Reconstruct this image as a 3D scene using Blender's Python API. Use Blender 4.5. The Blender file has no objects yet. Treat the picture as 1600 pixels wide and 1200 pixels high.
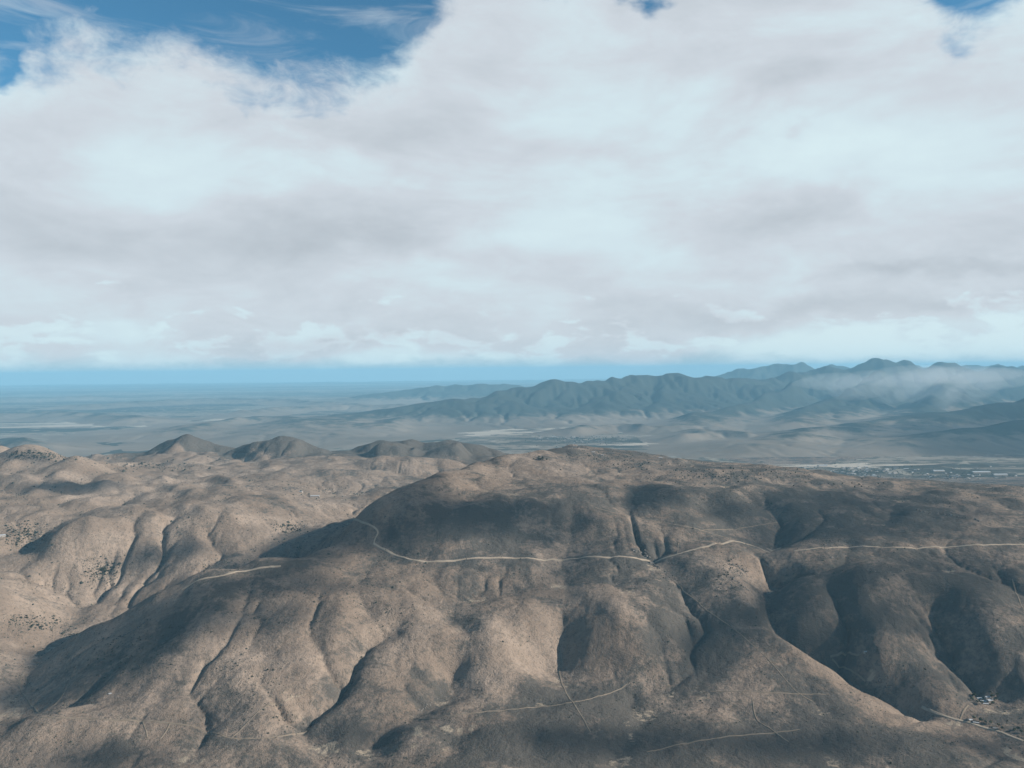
import bpy, math, random
import numpy as np
R = math.radians
random.seed(7)
rng = np.random.default_rng(11)
scene = bpy.context.scene
col = scene.collection

# ------------------------------------------------------------------ camera
CAM_Z = 900.0
F_PX = 1256.0                      # focal length in pixels of the 1600 px wide photograph
PITCH, ROLL = R(-1.0), R(0.6)
cam_d = bpy.data.cameras.new('camera')
cam_d.sensor_width = 36.0
cam_d.lens = 36.0 * F_PX / 1600.0
cam_d.clip_start = 1.0
cam_d.clip_end = 400000.0
cam = bpy.data.objects.new('camera', cam_d)
col.objects.link(cam)
cam.location = (0, 0, CAM_Z)
from mathutils import Matrix, Vector
CAM_R = (Matrix.Rotation(math.pi / 2 + PITCH, 3, 'X') @ Matrix.Rotation(-ROLL, 3, 'Z'))
cam.rotation_euler = CAM_R.to_euler()
scene.camera = cam
CR = np.array(CAM_R)

# ------------------------------------------------------------------ sun, exposure
SUN_AZ, SUN_EL = R(98.0), R(25.0)      # clockwise from the view direction (+Y)
SUN = np.array([math.sin(SUN_AZ) * math.cos(SUN_EL), math.cos(SUN_AZ) * math.cos(SUN_EL), math.sin(SUN_EL)])
sd = bpy.data.lights.new('sun', 'SUN')
sd.energy = 5.0
sd.angle = R(0.53)
sd.color = (1.0, 0.93, 0.84)
so = bpy.data.objects.new('sun', sd)
col.objects.link(so)
so.rotation_euler = Vector(SUN).to_track_quat('Z', 'Y').to_euler()
scene.view_settings.view_transform = 'Standard'
scene.view_settings.look = 'None'
scene.view_settings.exposure = 0.9
scene.view_settings.gamma = 1.0
scene.view_settings.use_curve_mapping = False
scene.render.engine = 'CYCLES'
scene.cycles.use_denoising = True
scene.cycles.max_bounces = 5
scene.cycles.diffuse_bounces = 2
scene.cycles.volume_bounces = 1
scene.cycles.transparent_max_bounces = 8


# ------------------------------------------------------------------ node helper
class NT:
    def __init__(s, tree):
        s.t = tree
        s.n = tree.nodes
        s.l = tree.links

    def new(s, kind, **kw):
        nd = s.n.new(kind)
        for k, v in kw.items():
            setattr(nd, k, v)
        return nd

    def put(s, sock, v):
        if isinstance(v, bpy.types.NodeSocket):
            s.l.new(v, sock)
        elif v is not None:
            if sock.type == 'RGBA' and len(v) == 3:
                v = (*v, 1)
            sock.default_value = v

    def m(s, op, a, b=None, c=None, clamp=False):
        nd = s.new('ShaderNodeMath', operation=op, use_clamp=clamp)
        s.put(nd.inputs[0], a)
        if b is not None:
            s.put(nd.inputs[1], b)
        if c is not None:
            s.put(nd.inputs[2], c)
        return nd.outputs[0]

    def mix(s, fac, a, b, blend='MIX'):
        nd = s.new('ShaderNodeMix', data_type='RGBA', blend_type=blend)
        nd.clamp_factor = True
        s.put(nd.inputs[0], fac)
        s.put(nd.inputs[6], a)
        s.put(nd.inputs[7], b)
        return nd.outputs[2]

    def rng(s, v, a, b, c=0.0, d=1.0, smooth=True):
        nd = s.new('ShaderNodeMapRange', interpolation_type='SMOOTHSTEP' if smooth else 'LINEAR')
        nd.clamp = True
        s.put(nd.inputs[0], v)
        for i, q in enumerate((a, b, c, d)):
            s.put(nd.inputs[1 + i], q)
        return nd.outputs[0]

    def noise(s, vec, scale, detail=4.0, rough=0.55, dist=0.0, col=False):
        nd = s.new('ShaderNodeTexNoise')
        s.put(nd.inputs['Vector'], vec)
        nd.inputs['Scale'].default_value = scale
        nd.inputs['Detail'].default_value = detail
        nd.inputs['Roughness'].default_value = rough
        nd.inputs['Distortion'].default_value = dist
        return nd.outputs['Color' if col else 'Fac']

    def mapping(s, vec, loc=(0, 0, 0), scale=(1, 1, 1), rot=(0, 0, 0)):
        nd = s.new('ShaderNodeMapping')
        s.put(nd.inputs['Vector'], vec)
        nd.inputs['Location'].default_value = loc
        nd.inputs['Rotation'].default_value = rot
        nd.inputs['Scale'].default_value = scale
        return nd.outputs[0]

    def comb(s, x, y, z=0.0):
        nd = s.new('ShaderNodeCombineXYZ')
        s.put(nd.inputs[0], x)
        s.put(nd.inputs[1], y)
        s.put(nd.inputs[2], z)
        return nd.outputs[0]


def lin(r, g, b):
    f = lambda c: (c / 255 / 12.92) if c / 255 <= 0.04045 else ((c / 255 + 0.055) / 1.055) ** 2.4
    return (f(r), f(g), f(b))


# ------------------------------------------------------------------ world: clear sky with a broken cloud sheet
world = bpy.data.worlds.new('World')
scene.world = world
world.use_nodes = True
W = NT(world.node_tree)
W.n.clear()
wo = W.new('ShaderNodeOutputWorld')
bg = W.new('ShaderNodeBackground')
bg.inputs['Strength'].default_value = 1.0
W.l.new(bg.outputs[0], wo.inputs[0])
sky = W.new('ShaderNodeTexSky', sky_type='NISHITA')
sky.sun_disc = False
sky.sun_elevation = SUN_EL
sky.sun_rotation = SUN_AZ
sky.altitude = 2200
sky.air_density = 1.0
sky.dust_density = 0.3
sky.ozone_density = 1.0
SKY_STRENGTH = 0.060
skyc = W.new('ShaderNodeVectorMath', operation='SCALE')
W.l.new(sky.outputs[0], skyc.inputs[0])
skyc.inputs['Scale'].default_value = SKY_STRENGTH
tc = W.new('ShaderNodeTexCoord')
sep = W.new('ShaderNodeSeparateXYZ')
W.l.new(tc.outputs['Generated'], sep.inputs[0])
dx_, dy_, dz_ = sep.outputs
az = W.m('MULTIPLY', W.m('ARCTAN2', dx_, dy_), 180 / math.pi)          # degrees clockwise from +Y
el = W.m('MULTIPLY', W.m('ARCSINE', dz_), 180 / math.pi)               # degrees above the horizon


def azel(px, py):
    """direction (degrees) of a point of the photograph's sky"""
    v = CR @ np.array([(px - 800) / F_PX, (600 - py) / F_PX, -1.0])
    v /= np.linalg.norm(v)
    return math.degrees(math.atan2(v[0], v[1])), math.degrees(math.asin(v[2]))


# cloud-sheet coordinates: the sheet lies overhead, so it crowds towards the horizon
zz = W.m('MAXIMUM', W.m('ADD', dz_, 0.10), 0.02)
sheet = W.comb(W.m('DIVIDE', dx_, zz), W.m('DIVIDE', dy_, zz))
dirv = tc.outputs['Generated']
# wobble for every soft shape below
wob = W.new('ShaderNodeSeparateXYZ')
W.l.new(W.noise(W.mapping(dirv, scale=(1, 1, 1.6)), 5.0, 5.0, 0.6, col=True), wob.inputs[0])
az_w = W.m('ADD', az, W.m('MULTIPLY', W.m('SUBTRACT', wob.outputs[0], 0.5), 9.0))
el_w = W.m('ADD', el, W.m('MULTIPLY', W.m('SUBTRACT', wob.outputs[1], 0.5), 6.0))


def spot(px, py, rx, ry, amp):
    """soft patch of the cloud sheet round one direction, radii in degrees"""
    a, e = azel(px, py)
    qa = W.m('POWER', W.m('ABSOLUTE', W.m('DIVIDE', W.m('SUBTRACT', az_w, a), rx)), 2.0)
    qe = W.m('POWER', W.m('ABSOLUTE', W.m('DIVIDE', W.m('SUBTRACT', el_w, e), ry)), 2.0)
    return W.m('MULTIPLY', W.m('POWER', 2.7183, W.m('MULTIPLY', W.m('ADD', qa, qe), -1.0)), amp)


# upper edge of the bank of cloud, all the way round (degrees)
fc = W.new('ShaderNodeFloatCurve')
pts = []
for px, py in ((-60, 85), (0, 62), (60, 72), (130, 62), (200, 82), (270, 70), (330, 92), (400, 118), (480, 128), (560, 122), (625, 90), (680, 10), (760, -60), (900, -70),
               (1010, -62), (1060, -80), (1200, -120), (1350, -100), (1500, -55), (1580, -70), (1700, -90)):
    a, e = azel(px, py - 14)
    pts.append(((a + 180) / 360, e / 60))
for a, e in ((-180, 24), (-150, 20), (-120, 27), (-95, 22), (-70, 25), (-52, 22), (60, 27), (85, 23), (110, 28), (145, 22), (180, 24)):
    pts.append(((a + 180) / 360, e / 60))
pts.sort()
cv = fc.mapping.curves[0]
cv.points[0].location = pts[0]
cv.points[1].location = pts[-1]
for p in pts[1:-1]:
    cv.points.new(*p)
fc.mapping.update()
W.put(fc.inputs['Value'], W.m('DIVIDE', W.m('ADD', az, 180.0), 360.0))
edge = W.m('MULTIPLY', fc.outputs[0], 60.0)
n_big = W.noise(W.mapping(dirv, scale=(1, 1, 1.8)), 9.0, 8.0, 0.62, 0.3)
n_fine = W.noise(W.mapping(dirv, scale=(1, 1, 1.5), rot=(0, 0.5, 0)), 26.0, 6.0, 0.65, 0.5)
fuzz = W.m('ADD', W.m('MULTIPLY', W.m('SUBTRACT', n_big, 0.5), 7.0), W.m('MULTIPLY', W.m('SUBTRACT', n_fine, 0.5), 4.0))
body = W.m('ADD', W.m('SUBTRACT', edge, el), fuzz)
for h in ((1022, -2, 1.5, .9, -4.0), (1545, 0, 2.2, 1.1, -4.6), (1508, 80, 1.9, 1.4, -4.0), (10, 245, 3.5, 1.2, -3.0), (0, 88, 1.0, 1.2, -6.0), (1270, 95, 2.0, .8, -2.0)):
    body = W.m('ADD', body, spot(*h))
sheet_n = W.noise(sheet, 0.55, 6.0, 0.55, 0.6)
cover = W.rng(body, -1.1, 2.6)
wisp = W.rng(W.noise(W.mapping(dirv, scale=(1.2, 1, 6.0), rot=(0, R(12), 0)), 5.0, 6.0, 0.6, 0.8), 0.45, 0.75, 0.0, 0.42)
high = W.rng(sheet_n, 0.60, 0.76, 0.0, 0.75)                                   # scattered clouds farther up
alpha = W.m('MAXIMUM', cover, W.m('MAXIMUM', wisp, W.m('MULTIPLY', high, W.rng(el, 28, 42))))
alpha = W.m('MULTIPLY', alpha, 0.985)
# brightness of the cloud itself: thick grey bellies, bright thin parts
tone = W.m('ADD', W.m('MULTIPLY', W.m('SUBTRACT', W.noise(W.mapping(dirv, scale=(1, 1, 2.6)), 3.4, 7.0, 0.55, 0.4), 0.5), 1.5),
           W.m('MULTIPLY', W.m('SUBTRACT', W.noise(W.mapping(dirv, scale=(1, 1, 2.6)), 9.0, 8.0, 0.62, 0.5), 0.5), 0.62))
tone = W.m('ADD', tone, 0.50)
for s_ in ((180, 85, 7, 2.2, .25), (380, 260, 9, 2.6, .22), (130, 300, 8, 3.0, .16), (1000, 200, 9, 4.5, .26), (1400, 230, 9, 5, .24), (640, 440, 9, 1.8, .22),
           (220, 515, 3.5, .9, .30), (560, 572, 7, .9, .30), (1210, 538, 5.5, .8, .42), (1480, 545, 6, .7, .28), (1150, 385, 5, 1.2, .18),
           (560, 200, 8, 2.4, -.26), (480, 375, 11, 1.6, -.30), (430, 530, 7, 1.3, -.36), (1270, 320, 5, 1.3, -.26), (1480, 425, 8, .55, -.34),
           (1220, 490, 9, 1.2, -.36), (1500, 472, 4, .5, -.22), (1248, 210, .7, .6, -.22), (60, 200, 6, 2, -.18), (640, 330, 7, 2.2, -.14),
           (1000, 550, 7, .8, -.25), (90, 570, 7, 1.4, -.05), (760, 120, 6, 3, -.12), (1260, 95, 4, .8, -.14)):
    tone = W.m('ADD', tone, spot(*s_))
# small heaped clouds low over the horizon
pn = W.noise(W.mapping(dirv, scale=(1, 1, 2.6)), 17.0, 7.0, 0.55, 0.25)
puff = W.m('SUBTRACT', pn, W.m('MULTIPLY', W.m('ABSOLUTE', W.m('SUBTRACT', el, 2.0)), 0.055))
tone = W.m('ADD', tone, W.rng(el, 0.0, 2.2, 0.28, 0.0))
tone = W.m('ADD', tone, W.m('MULTIPLY', W.rng(puff, .45, .57), 0.30))
ramp = W.new('ShaderNodeValToRGB')
cr = ramp.color_ramp
cr.elements[0].position = 0.0
cr.elements[0].color = (*lin(184, 192, 200), 1)
cr.elements[1].position = 1.0
cr.elements[1].color = (*lin(219, 238, 243), 1)
for p, c in ((0.25, (196, 204, 212)), (0.52, (208, 216, 224)), (0.75, (213, 230, 237))):
    e_ = cr.elements.new(p)
    e_.color = (*lin(*c), 1)
W.put(ramp.inputs[0], tone)
cloudc = W.mix(1.0, ramp.outputs[0], (.535, .535, .535), 'MULTIPLY')
rag = W.m('ADD', el, W.m('MULTIPLY', W.m('SUBTRACT', W.noise(W.mapping(dirv, scale=(1, 1, 2.2)), 15.0, 6.0, 0.6, 0.3), 0.5), 3.4))
cloudc = W.mix(W.rng(rag, -0.1, 1.1, 0.75, 0.0), cloudc, (.20, .285, .335))      # ragged haze under the farthest clouds
W.put(bg.inputs[0], W.mix(alpha, W.mix(1.0, skyc.outputs[0], (.60, 1.14, 1.20), 'MULTIPLY'), cloudc))


# ------------------------------------------------------------------ numeric helpers
def ray(px, py):
    return CR @ np.array([(px - 800) / F_PX, (600 - py) / F_PX, -1.0])


def at_z(px, py, z):
    """ground point seen at a pixel, for a known height"""
    d = ray(px, py)
    t = (z - CAM_Z) / d[2]
    return np.array([d[0] * t, d[1] * t, z])


def at_d(px, py, dist):
    """point seen at a pixel, for a known distance along +Y"""
    d = ray(px, py)
    t = dist / d[1]
    return np.array([d[0] * t, dist, CAM_Z + d[2] * t])


def hash2(ix, iy, seed):
    h = (ix.astype(np.int64) * 374761393 + iy.astype(np.int64) * 668265263 + seed * 974634777) & 0xFFFFFFFF
    h = ((h ^ (h >> 13)) * 1274126177) & 0xFFFFFFFF
    return (h ^ (h >> 16)) & 0xFFFF


def perlin(x, y, seed=0):
    x0 = np.floor(x)
    y0 = np.floor(y)
    fx, fy = x - x0, y - y0
    u = fx * fx * fx * (fx * (fx * 6 - 15) + 10)
    v = fy * fy * fy * (fy * (fy * 6 - 15) + 10)

    def g(ix, iy, dx, dy):
        a = hash2(ix, iy, seed) * (2 * np.pi / 65536)
        return np.cos(a) * dx + np.sin(a) * dy
    n00 = g(x0, y0, fx, fy)
    n10 = g(x0 + 1, y0, fx - 1, fy)
    n01 = g(x0, y0 + 1, fx, fy - 1)
    n11 = g(x0 + 1, y0 + 1, fx - 1, fy - 1)
    return 1.4 * ((n00 * (1 - u) + n10 * u) * (1 - v) + (n01 * (1 - u) + n11 * u) * v)


def fbm(x, y, wl, octv=5, gain=0.5, seed=0):
    s, a = 0.0, 1.0
    for i in range(octv):
        s = s + a * perlin(x / wl + 13.7 * i, y / wl - 7.1 * i, seed + i)
        wl /= 2.03
        a *= gain
    return s


def blur(z, n):
    """repeated box blur, radius n cells"""
    for _ in range(3):
        for ax in (0, 1):
            p = np.pad(z, [(n + 1, n) if k == ax else (0, 0) for k in (0, 1)], mode='edge')
            c = np.cumsum(p, axis=ax)
            k = 2 * n + 1
            z = (c[k:] - c[:-k]) / k if ax == 0 else (c[:, k:] - c[:, :-k]) / k
    return z


class Grid:
    def __init__(s, x0, x1, y0, y1, dx):
        s.x0, s.y0, s.dx = x0, y0, dx
        s.nx, s.ny = int((x1 - x0) / dx) + 1, int((y1 - y0) / dx) + 1
        s.X, s.Y = np.meshgrid(x0 + dx * np.arange(s.nx), y0 + dx * np.arange(s.ny))
        s.Z = np.zeros_like(s.X)

    def sample(s, x, y, z=None):
        """smooth (Catmull-Rom) lookup"""
        z = s.Z if z is None else z
        gx = np.clip((np.asarray(x) - s.x0) / s.dx, 1, s.nx - 2.001)
        gy = np.clip((np.asarray(y) - s.y0) / s.dx, 1, s.ny - 2.001)
        ix, iy = gx.astype(int), gy.astype(int)
        ix, iy = np.minimum(ix, s.nx - 3), np.minimum(iy, s.ny - 3)
        fx, fy = gx - ix, gy - iy

        def w(t):
            return (-.5 * t + t * t - .5 * t ** 3, 1 - 2.5 * t * t + 1.5 * t ** 3, .5 * t + 2 * t * t - 1.5 * t ** 3, -.5 * t * t + .5 * t ** 3)
        wx, wy = w(fx), w(fy)
        out = 0.0
        for j in range(4):
            r = 0.0
            for i in range(4):
                r = r + wx[i] * z[iy + j - 1, ix + i - 1]
            out = out + wy[j] * r
        return out

    def lin(s, x, y, z=None):
        z = s.Z if z is None else z
        gx = np.clip((np.asarray(x) - s.x0) / s.dx, 0, s.nx - 1.001)
        gy = np.clip((np.asarray(y) - s.y0) / s.dx, 0, s.ny - 1.001)
        ix, iy = gx.astype(int), gy.astype(int)
        fx, fy = gx - ix, gy - iy
        return (z[iy, ix] * (1 - fx) + z[iy, ix + 1] * fx) * (1 - fy) + (z[iy + 1, ix] * (1 - fx) + z[iy + 1, ix + 1] * fx) * fy

    def hit(s, px, py, z=None, y_from=1100.0, y_to=None):
        """first ground point along the line of sight through a pixel"""
        d = ray(px, py)
        ys = np.arange(y_from, y_to or (s.y0 + s.dx * (s.ny - 2)), s.dx * 0.5)
        t = ys / d[1]
        g = s.lin(d[0] * t, ys, z) - (CAM_Z + d[2] * t)
        k = np.argmax(g > 0)
        if not g[k] > 0:
            return None
        if k > 0:
            f = g[k - 1] / (g[k - 1] - g[k])
            y = ys[k - 1] + f * (ys[k] - ys[k - 1])
        else:
            y = ys[k]
        return np.array([d[0] * y / d[1], y, CAM_Z + d[2] * y / d[1]])


def seg_dist(X, Y, pl):
    """distance to a polyline and the running 0..1 position along it"""
    best = np.full(X.shape, 1e9)
    par = np.zeros(X.shape)
    L = np.r_[0, np.cumsum(np.hypot(*np.diff(pl[:, :2], axis=0).T))]
    for i in range(len(pl) - 1):
        ax, ay = pl[i, :2]
        bx, by = pl[i + 1, :2]
        vx, vy = bx - ax, by - ay
        q = max(vx * vx + vy * vy, 1e-6)
        t = np.clip(((X - ax) * vx + (Y - ay) * vy) / q, 0, 1)
        d = np.hypot(X - ax - t * vx, Y - ay - t * vy)
        m = d < best
        best = np.where(m, d, best)
        par = np.where(m, (L[i] + t * (L[i + 1] - L[i])) / max(L[-1], 1e-6), par)
    return best, par


def smooth_line(pl, step):
    """Catmull-Rom through the points, resampled every step metres"""
    pl = np.asarray(pl, float)
    p = np.vstack([2 * pl[0] - pl[1], pl, 2 * pl[-1] - pl[-2]])
    out = []
    for i in range(1, len(p) - 2):
        n = max(2, int(np.hypot(*(p[i + 1] - p[i])[:2]) / step))
        t = np.linspace(0, 1, n, endpoint=False)[:, None]
        out.append(.5 * (2 * p[i] + (p[i + 1] - p[i - 1]) * t + (2 * p[i - 1] - 5 * p[i] + 4 * p[i + 1] - p[i + 2]) * t * t
                         + (3 * p[i] - p[i - 1] - 3 * p[i + 1] + p[i + 2]) * t ** 3))
    out.append(pl[-1:])
    return np.vstack(out)


def erode(Z, dx, n, K, kd, cap=0.6, area0=0.0, soft=1.0):
    """running water: each cell drains to its steepest neighbour, creeks cut with the area they drain"""
    ny, nx = Z.shape
    idx = np.arange(ny * nx).reshape(ny, nx)
    offs = [(-1, 0, 1.), (1, 0, 1.), (0, -1, 1.), (0, 1, 1.), (-1, -1, 1.414), (-1, 1, 1.414), (1, -1, 1.414), (1, 1, 1.414)]
    A = None
    for it in range(n):
        P = np.pad(Z, 1, mode='edge')
        best = np.zeros_like(Z)
        rec = idx.copy()
        for oy, ox, L in offs:
            s = (Z - P[1 + oy:1 + oy + ny, 1 + ox:1 + ox + nx]) / (L * dx)
            m = s > best
            best = np.where(m, s, best)
            rec = np.where(m, idx + oy * nx + ox, rec)
        rec[0], rec[-1], rec[:, 0], rec[:, -1] = idx[0], idx[-1], idx[:, 0], idx[:, -1]
        r = rec.ravel().copy()
        acc = np.ones(ny * nx)
        own = idx.ravel()
        for _ in range(9):
            mv = r != own
            acc = acc + np.bincount(r[mv], weights=acc[mv], minlength=ny * nx)
            r = r[r]
        A = acc.reshape(ny, nx)
        zr = Z.ravel()[rec.ravel()].reshape(ny, nx)
        cut = np.minimum(soft * K * np.maximum(np.sqrt(A * dx * dx) - math.sqrt(area0), 0) * best, cap * (Z - zr))
        Z = Z - cut
        P = np.pad(Z, 1, mode='edge')
        lap = P[:-2, 1:-1] + P[2:, 1:-1] + P[1:-1, :-2] + P[1:-1, 2:] - 4 * Z
        Z = Z + kd * lap
    return Z, A


# ------------------------------------------------------------------ the near hills: heights read at points one can see (pixel, height)
HP = [
    # foreground, bottom row
    (0, 1190, 5), (100, 1180, 10), (64, 1122, 44), (200, 1126, 46), (0, 1135, 12), (300, 1140, 25), (400, 1160, 20), (500, 1190, 0), (650, 1185, 10), (800, 1180, 16),
    (950, 1192, 0), (1100, 1150, 15), (1000, 1100, 15), (1200, 1190, 5), (1300, 1180, 10), (1450, 1160, 18), (1500, 1185, 22), (1600, 1185, -12), (1700, 1190, 20),
    # alluvial fan and feet of the spurs
    (900, 1100, 25), (800, 1110, 30), (700, 1112, 34), (640, 1115, 35), (860, 1040, 35), (700, 1072, 40), (1000, 1064, 30), (560, 1120, 35),
    # front spurs
    (740, 930, 150), (650, 905, 198), (640, 960, 150), (640, 1020, 92), (760, 965, 148), (800, 1010, 95), (980, 960, 152), (1000, 1020, 84), (925, 930, 180), (922, 980, 130), (918, 1030, 66), (1050, 960, 140), (1062, 1000, 92), (950, 910, 195), (1050, 910, 190),
    (550, 900, 202), (450, 940, 182), (470, 1000, 124), (400, 1000, 126), (400, 1050, 90), (300, 1080, 60), (420, 1110, 45), (480, 1112, 28), (560, 1040, 80),
    # left spur and its shaded flank
    (330, 950, 172), (310, 985, 142), (215, 1060, 72), (190, 1085, 46), (256, 936, 132), (202, 958, 96), (135, 987, 60), (84, 1021, 28), (200, 1020, 100), (130, 1060, 50), (100, 1100, 10),
    # main road and ridge crest
    (640, 875, 222), (745, 872, 224), (850, 875, 222), (955, 870, 225), (1025, 877, 214), (1145, 844, 266), (1204, 863, 245), (320, 905, 202), (430, 885, 216), (500, 862, 238),
    (560, 802, 338), (620, 771, 376), (690, 746, 402), (760, 723, 412), (830, 713, 420), (895, 697, 446), (560, 850, 252), (650, 830, 294), (620, 862, 232), (700, 790, 362),
    (790, 780, 366), (800, 830, 286), (880, 840, 268), (870, 800, 346), (930, 790, 358), (900, 740, 398), (800, 750, 394), (1000, 735, 404), (980, 712, 424),
    # right-hand shoulder
    (1010, 756, 386), (1100, 790, 342), (1190, 802, 318), (1100, 820, 304), (1210, 832, 262), (1232, 863, 250), (1230, 900, 198), (1270, 900, 222), (1350, 900, 226), (1260, 950, 150),
    (1355, 990, 122), (1400, 950, 172), (1330, 1020, 68), (1420, 1040, 70), (1480, 1000, 112), (1550, 950, 182), (1580, 1010, 118), (1550, 1050, 66), (1600, 1092, 24), (1535, 1093, 10), (1580, 1140, 0),
    (1180, 901, 216), (1185, 922, 194), (1240, 986, 120), (1300, 1026, 75), (1400, 1086, 24), (1500, 1123, 0), (1100, 950, 150), (1150, 1010, 86), (1200, 1060, 46), (1100, 1062, 34), (1250, 1120, 15), (1400, 1130, 6),
    (1355, 854, 266), (1495, 854, 270), (1600, 851, 276), (1300, 820, 300), (1450, 820, 308), (1600, 820, 304), (1300, 780, 342), (1300, 751, 372), (1450, 790, 334), (1400, 758, 364),
    (1600, 766, 344), (1250, 736, 396), (1050, 721, 420), (1150, 726, 406), (1500, 762, 352), (1200, 760, 372),
    # left valley and its hills
    (290, 708, 315), (440, 710, 315), (610, 708, 305), (700, 710, 295), (780, 719, 270), (180, 722, 300), (150, 726, 300), (360, 718, 308), (300, 728, 300), (560, 741, 290), (500, 770, 240), (250, 741, 315), (40, 712, 430), (100, 730, 390), (0, 713, 430),
    (200, 780, 290), (200, 830, 232), (100, 830, 250), (50, 850, 190), (150, 900, 92), (50, 900, 122), (100, 960, 24), (20, 1000, 32), (60, 1010, 5), (40, 1060, 0), (50, 1110, -24), (230, 920, 62), (300, 870, 150),
    (400, 860, 165), (450, 832, 196), (350, 800, 272), (450, 780, 278), (0, 760, 330), (0, 800, 290), (400, 740, 312), (640, 730, 285), (0, 920, 140), (130, 760, 330), (0, 1050, 22),
]
# ground one cannot see from here (behind the crests and beyond the picture): pixel column, distance, height
HD = [(480, 3150, 105), (560, 3800, 190), (620, 4050, 230), (200, 2860, 4), (450, 3300, 105), (690, 4650, 255), (830, 5500, 235), (900, 6000, 250), (350, 2980, 85), (270, 2920, 40), (150, 2760, 5),
      (1000, 5400, 215), (1200, 5000, 190), (1400, 4700, 160), (1600, 4800, 110), (1000, 6400, 60), (1200, 6200, 40), (1400, 6000, 20), (1600, 6100, 0),
      (700, 7600, -110), (400, 7600, -100), (100, 7600, -90), (-300, 7600, 60), (900, 7600, -125), (1200, 7300, -125), (1500, 7200, -125), (1900, 7000, -125), (600, 9200, -125), (200, 9200, -125), (-200, 9200, -125),
      (1200, 8600, -125), (1700, 8600, -125), (2000, 6000, 100), (1900, 4000, 330), (1950, 3000, 260), (1900, 2400, 100), (1900, 1900, 20), (1900, 1400, 60),
      (-300, 1900, 20), (-300, 2400, 60), (-300, 3000, 160), (-300, 3600, 280), (-300, 4600, 400), (-350, 6000, 380),
      (0, 1300, 0), (400, 1300, 10), (800, 1300, 0), (1200, 1300, 20), (1600, 1300, 30), (0, 950, 0), (800, 950, 0), (1600, 950, 0)]
cp = [at_z(*p) for p in HP]
for px, d, z in HD:
    q = at_d(px, 700, d)
    cp.append(np.array([q[0], q[1], z]))
cp = np.array(cp)


def tps(pts, X, Y, lam=1.5e-3):
    s = 1000.0
    P = pts[:, :2] / s
    n = len(P)
    r2 = ((P[:, None] - P[None]) ** 2).sum(-1)
    Km = np.where(r2 > 0, r2 * np.log(np.maximum(r2, 1e-12)), 0) + lam * np.eye(n)
    Q = np.c_[np.ones(n), P]
    M = np.block([[Km, Q], [Q.T, np.zeros((3, 3))]])
    w = np.linalg.solve(M, np.r_[pts[:, 2], 0, 0, 0])
    out = w[n] + w[n + 1] * X / s + w[n + 2] * Y / s
    for i in range(n):
        q = (X / s - P[i, 0]) ** 2 + (Y / s - P[i, 1]) ** 2
        out = out + w[i] * q * np.log(np.maximum(q, 1e-12))
    return out


G = Grid(-5900, 5900, 940, 9300, 10.0)
coarse = Grid(-6700, 6700, 800, 9500, 40.0)
coarse.Z = tps(cp, coarse.X, coarse.Y)
G.Z = coarse.sample(G.X, G.Y)
BASE = G.Z.copy()

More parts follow.
